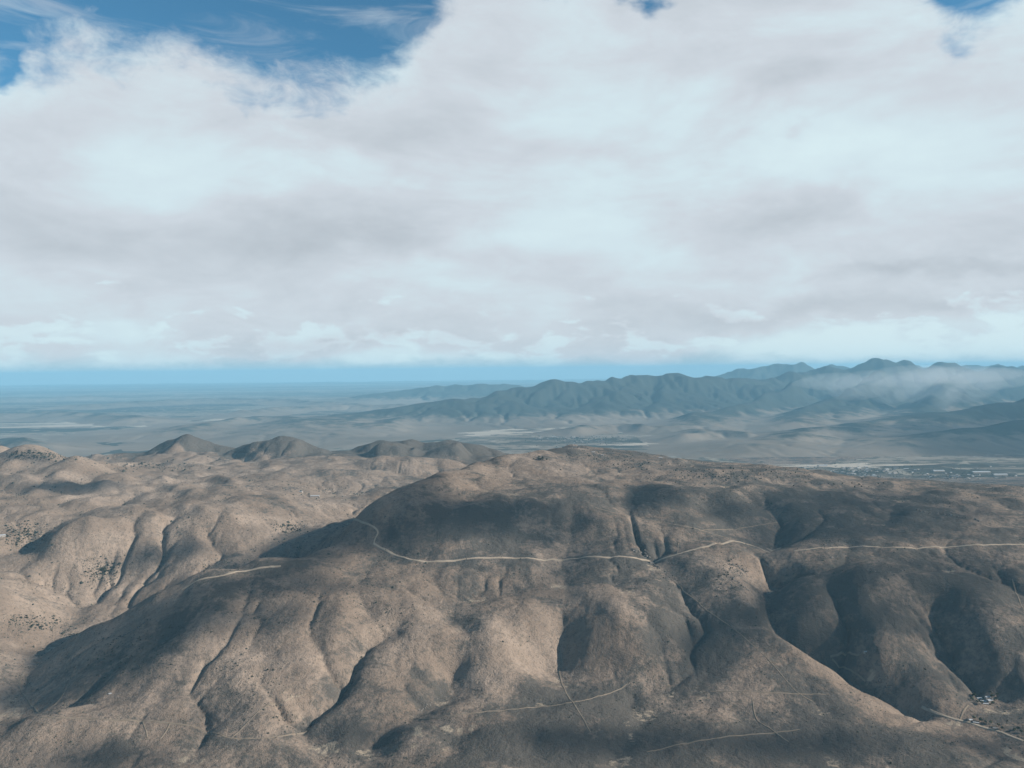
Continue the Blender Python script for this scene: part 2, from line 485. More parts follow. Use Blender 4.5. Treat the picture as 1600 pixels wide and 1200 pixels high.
# creeks and hollows: half-width (m), depth (m), pixel polyline from the top down
GULLY = [
    (45, 22, [(629, 955), (619, 983), (591, 1000), (563, 1018), (538, 1046), (528, 1081), (506, 1097), (483, 1109), (478, 1125), (490, 1145), (515, 1172), (520, 1196)]),
    (40, 14, [(584, 930), (566, 962), (563, 992), (556, 1020)]),
    (34, 20, [(700, 945), (712, 965), (719, 985)]),
    (46, 30, [(717, 985), (714, 1005), (708, 1035), (706, 1056), (689, 1084), (650, 1106), (600, 1130), (580, 1170), (565, 1196)]),
    (66, 29, [(900, 770), (893, 800), (888, 835), (884, 880), (882, 935), (874, 983), (881, 1021), (895, 1040)]),
    (40, 14, [(850, 930), (862, 960), (872, 985)]),
    (34, 12, [(1062, 950), (1080, 988), (1076, 1016), (1046, 1052), (1002, 1068), (986, 1072)]), (24, 14, [(1034, 985), (1025, 1010), (1036, 1038)]), (20, 11, [(1002, 1066), (986, 1072), (988, 1102), (1004, 1119), (986, 1158), (958, 1196), (945, 1215)]),
    (45, 8, [(405, 954), (408, 998), (432, 1038), (456, 1079), (472, 1109)]),
    (32, 12, [(493, 985), (503, 1038), (516, 1065), (506, 1097)]),
    (40, 9, [(348, 1080), (324, 1119), (322, 1153), (304, 1170), (317, 1196)]),
    (30, 12, [(735, 1130), (712, 1150), (702, 1186), (700, 1196)]),
    (30, 12, [(840, 1140), (832, 1155), (829, 1190)]),
    (60, 34, [(1150, 770), (1190, 779), (1213, 795), (1223, 812), (1212, 835), (1206, 852)]),
    (46, 54, [(1222, 868), (1205, 890), (1196, 915), (1205, 945), (1225, 967), (1250, 986), (1275, 1005), (1305, 1022), (1338, 1043), (1362, 1056), (1397, 1068), (1417, 1089), (1458, 1107), (1485, 1121)]),
    (38, 22, [(1290, 890), (1305, 925), (1312, 955), (1328, 990), (1336, 1015)]),
    (50, 32, [(1480, 915), (1464, 940), (1458, 960), (1472, 995), (1495, 1020), (1535, 1046), (1600, 1092)]),
    (34, 12, [(1440, 1015), (1468, 1035), (1500, 1058), (1545, 1080)]),
    (50, 12, [(1060, 870), (1058, 900), (1066, 920), (1090, 950)]),
    (40, 12, [(1020, 840), (1028, 875), (1045, 905), (1075, 935), (1120, 965)]),
    (45, 16, [(980, 760), (985, 790), (990, 810)]),
    (60, 20, [(1085, 770), (1120, 800), (1150, 820), (1200, 835)]),
    (55, 24, [(182, 855), (190, 885), (170, 905), (140, 930), (110, 960), (70, 1010), (40, 1060), (50, 1105)]),
    (60, 20, [(300, 830), (270, 850), (240, 880), (190, 905)]),
    (60, 22, [(60, 800), (50, 830), (60, 870), (100, 920), (120, 950)]),
    (60, 22, [(480, 805), (445, 830), (400, 850), (345, 850), (370, 875)]),
    (50, 20, [(660, 800), (610, 820), (580, 835), (520, 850), (470, 870)]),
    (50, 16, [(760, 770), (720, 790), (660, 815), (610, 835)]),
    (20, 10, [(1150, 1105), (1158, 1130), (1150, 1150)]),
    (30, 10, [(1260, 1095), (1290, 1115), (1330, 1125)]),
    (60, 20, [(620, 700), (600, 715), (570, 735)]), (60, 20, [(700, 705), (690, 720), (650, 738)]), (60, 18, [(330, 700), (370, 715), (420, 730)]),
    (50, 16, [(480, 700), (470, 715), (430, 735)]), (60, 20, [(240, 760), (170, 785), (100, 800), (60, 815)]), (50, 16, [(160, 740), (110, 760), (30, 790)]),
    (40, 14, [(200, 960), (185, 1000), (150, 1050), (110, 1100)]), (40, 14, [(262, 965), (240, 1010), (205, 1050), (165, 1095)]),
    (40, 12, [(1560, 880), (1580, 920), (1600, 960)]), (50, 14, [(1400, 770), (1380, 800), (1330, 815), (1230, 825)]), (50, 14, [(1600, 790), (1500, 800), (1420, 810)]),
]
# rounded spurs: half-width, height
SPUR = [
    (70, 14, [(790, 930), (820, 965), (850, 1000), (862, 1030)]), (60, 12, [(660, 930), (650, 980), (640, 1040)]), (60, 12, [(750, 960), (770, 1000), (780, 1050)]),
    (70, 14, [(960, 920), (985, 965), (1010, 1010), (1000, 1050)]), (55, 10, [(520, 930), (535, 970), (545, 1010)]), (60, 10, [(440, 960), (450, 1010), (470, 1060)]),
    (70, 16, [(1350, 880), (1340, 930), (1360, 985), (1400, 1040)]), (60, 12, [(1255, 900), (1262, 940), (1290, 990)]), (70, 14, [(1540, 900), (1530, 960), (1560, 1010)]),
    (70, 12, [(1145, 846), (1118, 880), (1120, 905)]), (55, 17, [(1000, 940), (1035, 975), (1056, 1000), (1045, 1028)]), (80, 18, [(600, 815), (690, 800), (780, 785), (860, 790)]), (70, 14, [(1040, 760), (1080, 800), (1060, 830)]),
    (110, 26, [(895, 699), (830, 715), (760, 726), (690, 749), (620, 775), (562, 806)]), (75, 30, [(500, 864), (430, 887), (370, 893), (325, 908), (330, 950), (312, 985), (260, 1030), (190, 1085)]),
    (60, 14, [(200, 1128), (130, 1124), (64, 1124)]), (80, 16, [(260, 800), (200, 815), (120, 835)]), (90, 18, [(420, 780), (340, 800), (290, 830), (250, 850)]), (80, 14, [(150, 755), (230, 765), (330, 770)]),
]
# separate hilltops on the skyline: pixel, distance, radius
PEAK = [(40, 697, 4900, 340), (-10, 698, 5000, 330), (110, 714, 4700, 200), (160, 711, 6300, 90), (520, 712, 5600, 130), (895, 696, 5150, 150), (1010, 757, 3800, 180)]
RIDGES_XY = []
RIDGE = [  # small ranges on the skyline: slope, distance, crest
    (.50, 6300, [(228, 706), (262, 690), (290, 680), (308, 684), (330, 693), (360, 702)]), (.42, 6350, [(290, 681), (283, 694), (272, 706)]),
    (.46, 6050, [(372, 704), (405, 690), (428, 684), (452, 683), (470, 689), (490, 698)]), (.42, 6000, [(470, 688), (478, 697), (482, 708)]),
    (.40, 6300, [(540, 708), (572, 695), (590, 688), (612, 691), (640, 690), (668, 694), (700, 690), (728, 692), (750, 698), (790, 708)]), (.36, 6000, [(600, 690), (585, 703), (575, 715)]), (.36, 6000, [(650, 692), (660, 704), (650, 715)]),
    (.36, 6000, [(715, 693), (730, 704), (735, 714)]), (.45, 6200, [(138, 716), (160, 710), (172, 713), (200, 709), (225, 712)]), (.34, 5400, [(560, 722), (600, 714), (660, 716), (700, 722)]),
]
carve = np.zeros_like(G.Z)
rise = np.zeros_like(G.Z)


def project(line, z=None):
    out = []
    for px, py in line:
        h = G.hit(px, py, z)
        if h is not None:
            out.append(h)
    return np.array(out)


wx = fbm(G.X, G.Y, 260, 3, .5, 31) * 22
wy = fbm(G.X, G.Y, 260, 3, .5, 41) * 22


def stamp(field, pl, w, amp, sharp):
    m = 2.6 * w + 60
    i0, i1 = int((pl[:, 0].min() - m - G.x0) / 10), int((pl[:, 0].max() + m - G.x0) / 10)
    j0, j1 = int((pl[:, 1].min() - m - G.y0) / 10), int((pl[:, 1].max() + m - G.y0) / 10)
    i0, j0 = max(i0, 0), max(j0, 0)
    sl = (slice(j0, j1), slice(i0, i1))
    if min(field[sl].shape) == 0:
        return
    d, t = seg_dist(G.X[sl] + wx[sl], G.Y[sl] + wy[sl], pl)
    tap = np.clip(t / .18, 0, 1) * np.clip((1 - t) / .12, 0.25, 1)
    q = d / w
    prof = np.exp(-q) * .55 + np.exp(-q * q) * .45 if sharp else np.exp(-q * q)
    field[sl] = np.maximum(field[sl], amp * prof * tap)


for w, a, line in GULLY:
    pl = project(line)
    if len(pl) > 1:
        stamp(carve, smooth_line(pl, 30), w, a, True)
for w, a, line in SPUR:
    pl = project(line)
    if len(pl) > 1:
        stamp(rise, smooth_line(pl, 30), w, a, False)
hilly = np.clip((BASE + 60) / 120, 0, 1)
rolling = fbm(G.X + wx * 2, G.Y + wy * 2, 520, 2, .5, 3) * 16 + fbm(G.X + wx, G.Y + wy, 170, 4, .5, 5) * 5.0
peaks = np.full_like(G.Z, -1e9)
for px, py, d_, r_ in PEAK:
    q = at_d(px, py, d_ * .95)
    rr = np.hypot(G.X + wx * 1.5 - q[0], G.Y + wy * 1.5 - q[1]) / r_
    peaks = np.maximum(peaks, q[2] - 118 * (np.sqrt(rr * rr + .025) - .155) * r_ / 230)
billow = np.abs(fbm(G.X + wx * 2.5, G.Y + wy * 2.5, 330, 4, .5, 103)) * 22 - 7
for sl_, d_, ln_ in RIDGE:
    pl = np.array([at_d(px, py, d_ * .95) for px, py in ln_])
    RIDGES_XY.append(pl)
    dd, tt = seg_dist(G.X + wx * 2.2, G.Y + wy * 2.2, pl)
    L_ = np.r_[0, np.cumsum(np.hypot(*np.diff(pl[:, :2], axis=0).T))]
    peaks = np.maximum(peaks, np.interp(tt, L_ / L_[-1], pl[:, 2]) - sl_ * (np.sqrt(dd * dd + 900) - 30) + 15 * fbm(G.X, G.Y, 170, 4, .55, 131))
leftm = np.clip((-650 - G.X - .28 * (G.Y - 2700)) / 500, 0, 1) * np.clip((G.Y - 2750) / 400, 0, 1) * np.clip((6600 - G.Y) / 800, 0, 1)
knolls = np.abs(fbm(G.X + wx * 3, G.Y + wy * 3, 290, 4, .5, 141)) * 40 - 13
Z0 = BASE + rise * 1.0 - carve * 1.12 + (rolling * .9 + billow) * hilly + knolls * leftm
sm = np.clip(.5 + .5 * (peaks - Z0) / 18, 0, 1)
Z0 = Z0 + np.clip(peaks - Z0 + 9, 0, None) * sm
hard = np.ones_like(G.Z)
for px, py, r_ in ((720, 830, 420), (800, 810, 360), (640, 820, 260), (780, 850, 300), (1090, 800, 260)):      # the smooth domes shed water evenly
    q = G.hit(px, py, BASE)
    hard = np.minimum(hard, np.clip((np.hypot(G.X - q[0], G.Y - q[1]) / r_) ** 2 * .6 + .05, 0, 1))
for px, py, r_ in ((800, 980, 190), (950, 970, 170), (430, 1030, 190), (640, 970, 130), (1045, 1000, 80), (1150, 1080, 220), (250, 1000, 220), (1000, 1020, 110), (770, 1020, 150), (888, 840, 110), (884, 885, 100), (880, 930, 100), (876, 975, 90)):
    q = G.hit(px, py, BASE)
    hard = np.minimum(hard, np.clip((np.hypot(G.X - q[0], G.Y - q[1]) / r_) ** 2 * .6 + .15, 0, 1))
Z1, FLOW = erode(Z0, 10.0, 28, 1.9e-2, 0.045, area0=3500.0, soft=hard)
Z1, _ = erode(Z1 + fbm(G.X, G.Y, 70, 3, .55, 117) * 2.4 * hilly, 10.0, 8, 1.2e-2, 0.02, area0=400.0, soft=hard ** 1.5)
low = blur(Z0 - Z1, 12)
G.Z = Z1 + low * 0.9
G.Z = np.where(G.Z < -118, -118 + (G.Z + 118) * .5, G.Z)

# ------------------------------------------------------------------ far country: ranges beyond the valley (pixel, distance km) crest lines
PLAIN = -125.0
FG = Grid(-30000, 30000, 7000, 44000, 75.0)
RANGE = [   # half width km, [(px, py, km)]
    (2.6, [(480, 664, 15.5), (560, 648, 16.2), (640, 636, 16.8), (720, 622, 17.2), (800, 616, 17.6), (850, 606, 18.0), (920, 593, 18.6), (1000, 584, 19.0), (1090, 587, 19.5), (1150, 593, 20),
           (1210, 590, 21), (1280, 577, 22), (1330, 571, 22), (1380, 566, 22.0), (1440, 572, 22.5), (1520, 577, 23), (1600, 577, 23.5), (1750, 570, 24), (2000, 580, 25)]),
    (1.3, [(270, 668, 16), (340, 656, 16.2), (400, 650, 16.5), (450, 652, 16.5), (490, 660, 16.2), (540, 662, 15.8)]),
    (3.0, [(560, 622, 29), (620, 611, 29), (690, 601, 29), (760, 602, 29), (850, 606, 30)]),
    (3.0, [(1100, 588, 30), (1150, 580, 30), (1210, 572, 30), (1270, 574, 30), (1340, 580, 30), (1480, 574, 31), (1600, 568, 31), (1800, 570, 31)]),
    (1.5, [(1190, 690, 11.6), (1250, 676, 12.0), (1310, 668, 12.6), (1380, 655, 13.2), (1450, 645, 13.5), (1540, 632, 14.0), (1650, 620, 14.5), (1900, 610, 15)]),
    (1.5, [(1290, 702, 10.2), (1370, 694, 10.3), (1440, 684, 10.4), (1500, 675, 10.6), (1560, 664, 10.8), (1640, 650, 11.0), (1900, 630, 11.5)]),
    (1.1, [(1060, 660, 14.5), (1130, 640, 15.5), (1190, 625, 17.0), (1240, 600, 19.5)]), (1.1, [(1230, 655, 14), (1290, 635, 15.5), (1340, 610, 18), (1380, 580, 20.5)]),
    (1.0, [(880, 640, 16.6), (930, 620, 17.6), (980, 596, 18.6)]), (1.0, [(1000, 640, 16.4), (1050, 615, 17.8), (1085, 592, 19.2)]), (1.0, [(720, 652, 15.6), (760, 636, 16.4), (790, 620, 17.3)]),
    (1.1, [(1420, 640, 15.0), (1470, 610, 18), (1500, 585, 21)]), (0.9, [(-120, 655, 99), (-20, 646, 99), (60, 642, 99), (150, 645, 99), (230, 652, 99)]), (1.3, [(120, 632, 99), (240, 626, 99), (330, 622, 99), (430, 623, 99), (520, 628, 99)]),
    (0.9, [(380, 641, 99), (450, 635, 99), (540, 631, 99), (620, 632, 99)]), (0.7, [(-60, 690, 99), (10, 684, 99), (60, 692, 99)]), (1.5, [(-100, 622, 99), (30, 617, 99), (140, 619, 99)]),
    (0.5, [(1040, 676, 99), (1090, 668, 99), (1150, 672, 99)]), (0.6, [(1130, 700, 99), (1190, 692, 99), (1240, 696, 99)]), (0.5, [(900, 664, 99), (960, 658, 99), (1010, 662, 99)]),
    (0.8, [(590, 664, 15.2), (610, 650, 15.8), (650, 636, 16.6)]),
]
ZR = np.zeros_like(FG.Z)
dens = np.zeros_like(FG.Z)
fwx = fbm(FG.X, FG.Y, 2400, 4, .5, 51) * 420
fwy = fbm(FG.X, FG.Y, 2400, 4, .5, 61) * 420
edge_f = np.clip((FG.Y - 9000) / 1800, 0, 1)
for wkm, line in RANGE:
    pl = np.array([at_d(px, py, min(km * 1000, at_z(px, max(py, 590), PLAIN + 130)[1])) for px, py, km in line])
    d, t = seg_dist(FG.X + fwx * np.clip(1, 0, 1), FG.Y + fwy, pl)
    L = np.r_[0, np.cumsum(np.hypot(*np.diff(pl[:, :2], axis=0).T))]
    crest = np.interp(t, L / L[-1], pl[:, 2]) - PLAIN
    q = d / (wkm * 1000)
    prof = np.exp(-1.35 * q) * .75 + np.exp(-q * q * 2.5) * .25
    prof = np.clip(prof - .12, 0, None) / .88
    ZR = np.maximum(ZR, crest * prof * edge_f)
bump = fbm(FG.X, FG.Y, 1700, 6, .6, 71) * 1.3 + .9 - 2.2 * np.abs(fbm(FG.X + fwx, FG.Y + fwy, 2100, 3, .5, 73))
Z2 = ZR * (1 + .16 * bump) + np.clip(ZR, 0, 150) / 150 * fbm(FG.X, FG.Y, 600, 3, .5, 77) * 25
Z2, FLOW2 = erode(Z2 + rng.normal(0, 1, Z2.shape) * np.clip(ZR / 100, 0, 1), 75.0, 34, 1.8e-2, 0.008, area0=6000.0)
low2 = blur(ZR - Z2, 14)
FG.Z = PLAIN + Z2 + low2 * .75 + np.clip(ZR / 60, 0, 1) * 6 - 4 + 10 * fbm(FG.X, FG.Y, 3500, 3, .5, 81) * np.clip((FG.Y - 9000) / 4000, 0, 1)


# ------------------------------------------------------------------ materials
def material(name):
    m = bpy.data.materials.new(name)
    m.use_nodes = True
    t = NT(m.node_tree)
    b = t.n['Principled BSDF']
    b.inputs['Roughness'].default_value = 1.0
    b.inputs['Specular IOR Level'].default_value = 0.0
    return m, t, b


def plain_mat(name, c, rough=.9, var=.15, scale=.5):
    m, t, b = material(name)
    pos = t.new('ShaderNodeTexCoord').outputs['Object']
    n = t.noise(pos, scale, 4)
    dark = tuple(v * (1 - var) for v in c)
    lite = tuple(min(1, v * (1 + var)) for v in c)
    t.put(b.inputs['Base Color'], t.mix(n, dark, lite))
    b.inputs['Roughness'].default_value = rough
    return m


def hills_mat():
    m, t, b = material('dry_grass_hills')
    pos = t.new('ShaderNodeTexCoord').outputs['Object']
    big = t.noise(pos, 1 / 420, 6, .6, .4)
    mid = t.noise(pos, 1 / 90, 6, .62, .3)
    fine = t.noise(pos, 1 / 14, 5, .65)
    tiny = t.noise(pos, 1 / 3.5, 3, .6)
    tan = t.mix(t.rng(mid, .3, .7), (.190, .147, .115), (.275, .214, .168))
    red = t.mix(t.rng(big, .40, .62), tan, (.172, .130, .100))
    sage = t.mix(fine, (.050, .049, .046), (.094, .082, .071))
    at = t.new('ShaderNodeAttribute', attribute_name='sage').outputs['Fac']
    ab = t.new('ShaderNodeAttribute', attribute_name='bare').outputs['Fac']
    k = t.m('ADD', t.m('MULTIPLY', t.m('SUBTRACT', t.noise(pos, 1 / 260, 8, .68, .8), .53), 3.2), t.m('MULTIPLY', t.m('SUBTRACT', mid, .5), 2.0))
    k = t.m('ADD', k, t.m('MULTIPLY', t.m('SUBTRACT', fine, .5), .9))
    k = t.m('ADD', k, at)
    c = t.mix(t.rng(k, -.10, .62, 0, .94), red, sage)
    dots = t.rng(t.m('ADD', fine, t.m('MULTIPLY', t.m('SUBTRACT', tiny, .5), .8)), .52, .70, 0, .55)
    c = t.mix(dots, c, (.055, .055, .044))
    kb = t.m('ADD', t.m('ADD', ab, t.m('MULTIPLY', t.m('SUBTRACT', fine, .5), 1.5)), t.m('MULTIPLY', t.m('SUBTRACT', t.noise(pos, 1 / 38, 5, .65, .6), .5), 2.2))
    c = t.mix(t.rng(kb, .50, .95, 0, .85), c, t.mix(mid, (.27, .215, .155), (.35, .29, .22)))
    t.put(b.inputs['Base Color'], c)
    bp = t.new('ShaderNodeBump')
    bp.inputs['Strength'].default_value = 0.9
    bp.inputs['Distance'].default_value = 3.0
    t.put(bp.inputs['Height'], t.m('ADD', t.m('ADD', t.m('MULTIPLY', fine, 1.5), t.m('MULTIPLY', tiny, .4)), t.m('MULTIPLY', t.noise(pos, 1 / 42, 6, .62, .5), 2.6)))
    t.l.new(bp.outputs[0], b.inputs['Normal'])
    return m


def range_mat():
    m, t, b = material('far_range')
    pos = t.new('ShaderNodeTexCoord').outputs['Object']
    big = t.noise(pos, 1 / 2600, 7, .6, .4)
    mid = t.noise(pos, 1 / 420, 6, .65)
    forest = t.new('ShaderNodeAttribute', attribute_name='forest').outputs['Fac']
    k = t.m('ADD', forest, t.m('MULTIPLY', t.m('SUBTRACT', mid, .5), 1.5))
    c = t.mix(t.rng(big, .35, .65), (.125, .105, .084), (.185, .155, .125))
    c = t.mix(t.rng(k, .12, .6, 0, .95), c, (.026, .032, .028))
    t.put(b.inputs['Base Color'], c)
    return m


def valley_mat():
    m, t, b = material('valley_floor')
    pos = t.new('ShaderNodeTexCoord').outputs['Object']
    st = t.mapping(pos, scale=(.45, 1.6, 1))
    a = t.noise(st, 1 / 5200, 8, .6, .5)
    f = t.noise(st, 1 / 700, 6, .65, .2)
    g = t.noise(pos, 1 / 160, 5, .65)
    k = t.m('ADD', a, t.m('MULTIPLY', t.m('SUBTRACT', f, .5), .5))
    c = t.mix(t.rng(k, .45, .57), (.048, .046, .038), (.19, .165, .135))  # dark tone stands in for cloud shadow over the far plain
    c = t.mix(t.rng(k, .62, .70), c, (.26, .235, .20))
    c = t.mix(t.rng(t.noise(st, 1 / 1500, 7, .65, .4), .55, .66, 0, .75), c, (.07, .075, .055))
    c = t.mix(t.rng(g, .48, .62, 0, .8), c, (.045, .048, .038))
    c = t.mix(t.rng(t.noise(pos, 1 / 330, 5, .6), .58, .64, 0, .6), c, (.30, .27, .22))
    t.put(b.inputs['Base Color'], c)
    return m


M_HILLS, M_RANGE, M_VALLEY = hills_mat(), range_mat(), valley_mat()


def mesh_obj(name, V, Fq, mat, smooth=True):
    me = bpy.data.meshes.new(name)
    V = np.asarray(V, np.float32)
    Fq = np.asarray(Fq, np.int32)
    k = Fq.shape[1]
    me.vertices.add(len(V))
    me.vertices.foreach_set('co', V.ravel())
    me.loops.add(Fq.size)
    me.loops.foreach_set('vertex_index', Fq.ravel())
    me.polygons.add(len(Fq))
    me.polygons.foreach_set('loop_start', np.arange(len(Fq), dtype=np.int32) * k)
    if smooth:
        me.polygons.foreach_set('use_smooth', np.ones(len(Fq), bool))
    me.update(calc_edges=True)
    if mat:
        me.materials.append(mat)
    o = bpy.data.objects.new(name, me)
    col.objects.link(o)
    return o


def tag(o, label=None, cat=None, group=None, kind=None):
    for k, v in (('label', label), ('category', cat), ('group', group), ('kind', kind)):
        if v:
            o[k] = v
    return o


def sheet_faces(nr, nc):
    i = np.arange(nr * nc).reshape(nr, nc)
    return np.stack([i[:-1, :-1], i[:-1, 1:], i[1:, 1:], i[1:, :-1]], -1).reshape(-1, 4)


def attr(o, name, v):
    a = o.data.attributes.new(name, 'FLOAT', 'POINT')
    a.data.foreach_set('value', np.asarray(v, np.float32).ravel())


def detail(x, y):
    return fbm(x, y, 60, 5, .58, 91) * 1.7


def ground_z(x, y):
    return G.sample(x, y) + detail(np.asarray(x, float), np.asarray(y, float))


# hills: rows closer together towards the front, where one sees more
nr, nc = 780, 1100
yy = np.geomspace(1050, 9100, nr)
uu = np.linspace(-.72, .72, nc)
HY = np.repeat(yy[:, None], nc, 1)
HX = HY * uu[None]
HZ = ground_z(HX, HY)
hills = mesh_obj('hills', np.stack([HX, HY, HZ], -1).reshape(-1, 3), sheet_faces(nr, nc), M_HILLS)
tag(hills, 'dry tan grass hills cut by shaded gullies', kind='structure')


def blobs(X, Y, spots):
    f = np.zeros_like(X)
    for px, py, rx, ry, amp in spots:
        h = G.hit(px, py)
        if h is None:
            continue
        ex = rx / F_PX * h[1]
        ey = abs((G.hit(px, py - ry * .5) if G.hit(px, py - ry * .5) is not None else h + [0, ry * 3, 0])[1] - h[1]) * 2
        ey = np.clip(ey, ex * .3, ex * 4)
        f = np.maximum(f, amp * np.exp(-((X - h[0]) / ex) ** 2 - ((Y - h[1]) / ey) ** 2))
    return f


sage = blobs(HX, HY, [(1080, 1010, 60, 50, .7), (960, 1110, 60, 30, .6), (1060, 1140, 70, 40, .7), (700, 830, 120, 40, .55), (860, 1160, 90, 30, .6), (560, 1160, 60, 30, .5),
                      (1300, 1160, 150, 30, .5), (200, 1180, 120, 20, .4), (380, 900, 70, 20, .4), (1450, 920, 150, 50, .35), (1130, 800, 60, 25, .5), (1300, 800, 120, 30, .4), (250, 1000, 70, 40, .5)])
bare = blobs(HX, HY, [(655, 1140, 14, 14, .9), (700, 1143, 36, 12, .75), (738, 1140, 10, 10, .8), (455, 1092, 26, 16, .55), (1100, 1085, 24, 14, .7), (1360, 1058, 12, 12, .85), (985, 1150, 10, 22, .7),
                      (210, 1162, 50, 9, .55), (1590, 1105, 30, 16, .5), (360, 950, 22, 20, .4), (1395, 1085, 12, 6, .7), (120, 1075, 8, 10, .5)])
sage = sage + .45 * np.clip((HX + 1050) / 1200, -1.1, 1.0) + .15 * np.clip((2700 - HY) / 400, 0, 1)
dry = blobs(HX, HY, [(800, 970, 90, 60, .7), (950, 960, 80, 60, .7), (640, 960, 70, 60, .6), (430, 1040, 70, 60, .65), (1040, 1000, 32, 30, .7), (1150, 1090, 120, 25, .7), (1450, 1130, 110, 15, .7), (900, 735, 120, 20, .6), (360, 970, 40, 30, .5)])  # paints sunlight on the lobes as colour, by thinning the sage
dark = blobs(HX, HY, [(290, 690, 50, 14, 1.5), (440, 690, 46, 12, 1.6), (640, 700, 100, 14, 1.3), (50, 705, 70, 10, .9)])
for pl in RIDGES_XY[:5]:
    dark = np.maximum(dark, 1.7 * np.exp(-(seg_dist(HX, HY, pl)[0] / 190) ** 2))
sage = sage - dry + dark  # sage cover, thinned where the lobes' light is painted in
attr(hills, 'sage', sage)
# pale sandy beds where the washes flatten out
wash = np.clip((np.log10(np.maximum(G.lin(HX, HY, blur(FLOW, 1)), 1)) - 1.9) / 1.4, 0, 1)
gy_, gx_ = np.gradient(blur(G.Z, 3), 10.0)
wash *= np.clip((.30 - G.lin(HX, HY, np.hypot(gx_, gy_))) / .15, 0, 1)
bare = np.maximum(bare, .62 * wash)
attr(hills, 'bare', bare)

# far range
nr2, nc2 = 360, 860
yy = np.geomspace(8800, 33500, nr2)
uu = np.linspace(-.70, .70, nc2)
FY = np.repeat(yy[:, None], nc2, 1)
FX = FY * uu[None]
FZ = FG.sample(FX, FY)
mount = mesh_obj('mountain_range', np.stack([FX, FY, FZ], -1).reshape(-1, 3), sheet_faces(nr2, nc2), M_RANGE)
tag(mount, 'blue hazy mountain range beyond the valley', kind='structure')
fo = np.clip((FZ - PLAIN - 25) / 260, 0, 1)
attr(mount, 'forest', fo)
# valley floor out to the horizon
gx = np.linspace(-60000, 60000, 181)
GX, GY = np.meshgrid(gx, np.linspace(-7000, 80000, 161))
far = np.clip((GY - 17000) / 17000, 0, 1)
GZ = PLAIN + far ** 1.6 * (30 + 40 * fbm(GX, GY, 6000, 3, .5, 83)) + far * 40 * np.abs(fbm(GX, GY, 2500, 4, .5, 85))
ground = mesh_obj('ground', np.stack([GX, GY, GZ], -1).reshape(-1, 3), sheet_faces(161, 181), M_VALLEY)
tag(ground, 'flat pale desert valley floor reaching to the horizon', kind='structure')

# ------------------------------------------------------------------ dirt roads and tracks
def road_mat(name, c):
    m, t, b = material(name)
    pos = t.new('ShaderNodeTexCoord').outputs['Object']
    n = t.noise(pos, 1 / 18, 6, .65)
    f = t.noise(pos, 1 / 3, 3, .6)
    cc = t.mix(t.rng(n, .3, .7), tuple(v * .78 for v in c), c)
    cc = t.mix(t.rng(f, .5, .75, 0, .45), cc, tuple(v * .55 for v in c))
    t.put(b.inputs['Base Color'], cc)
    return m


M_ROAD = road_mat('pale_dirt_road', (.32, .262, .20))
M_TRACK = road_mat('faint_track', (.195, .158, .12))


def ground_line(line, step=6.0):
    fine_ = smooth_line(np.array(line, float), 9.0)
    pl = [h for h in (G.hit(px, py) for px, py in fine_) if h is not None]
    keep = []
    for i, p in enumerate(pl):
        nb = [pl[j][1] for j in range(max(0, i - 2), min(len(pl), i + 3)) if j != i]
        if not nb or abs(p[1] - np.median(nb)) < .09 * p[1]:
            keep.append(p)
    k = np.array(keep)
    if len(k) > 6:
        for _ in range(2):
            k[1:-1] = (k[:-2] + 2 * k[1:-1] + k[2:]) / 4
    return smooth_line(k, step)


def ribbon(name, line, width, mat, label, lift=.8):
    p = ground_line(line)
    p[:, 0] += perlin(p[:, 1] / 60, p[:, 0] / 60, 5) * 1.2
    p[:, 1] += perlin(p[:, 1] / 60, p[:, 0] / 60, 6) * 1.2
    t = np.gradient(p[:, :2], axis=0)
    t /= np.maximum(np.hypot(t[:, 0], t[:, 1]), 1e-6)[:, None]
    nrm = np.c_[-t[:, 1], t[:, 0]]
    rows = []
    wv = width * (.9 if name == 'road' else .62) * (1 + .28 * perlin(np.arange(len(p)) / 9.0, np.full(len(p), .37 * len(p)), 8))
    for k in (-.5, -.25, 0, .25, .5):
        q = p[:, :2] + nrm * (wv * k)[:, None]
        rows.append(q)
    q = np.stack(rows, 1)
    z = ground_z(q[..., 0], q[..., 1])
    z = z * .5 + z.mean(1, keepdims=True) * .5
    z = np.maximum(z, ground_z(q[..., 0], q[..., 1])) + lift
    # bevelled shoulders that run down into the slope
    V = np.concatenate([q, z[..., None]], -1)
    n = len(p)
    sh = []
    for side, k in ((0, -.5), (4, .5)):
        e = V[:, side].copy()
        e[:, :2] += nrm * (np.sign(k) * 1.2)
        e[:, 2] -= lift + 1.2
        sh.append(e)
    V = np.concatenate([sh[0][:, None], V, sh[1][:, None]], 1)
    o = mesh_obj(name, V.reshape(-1, 3), sheet_faces(n, 7), mat)
    return tag(o, label, kind='structure')


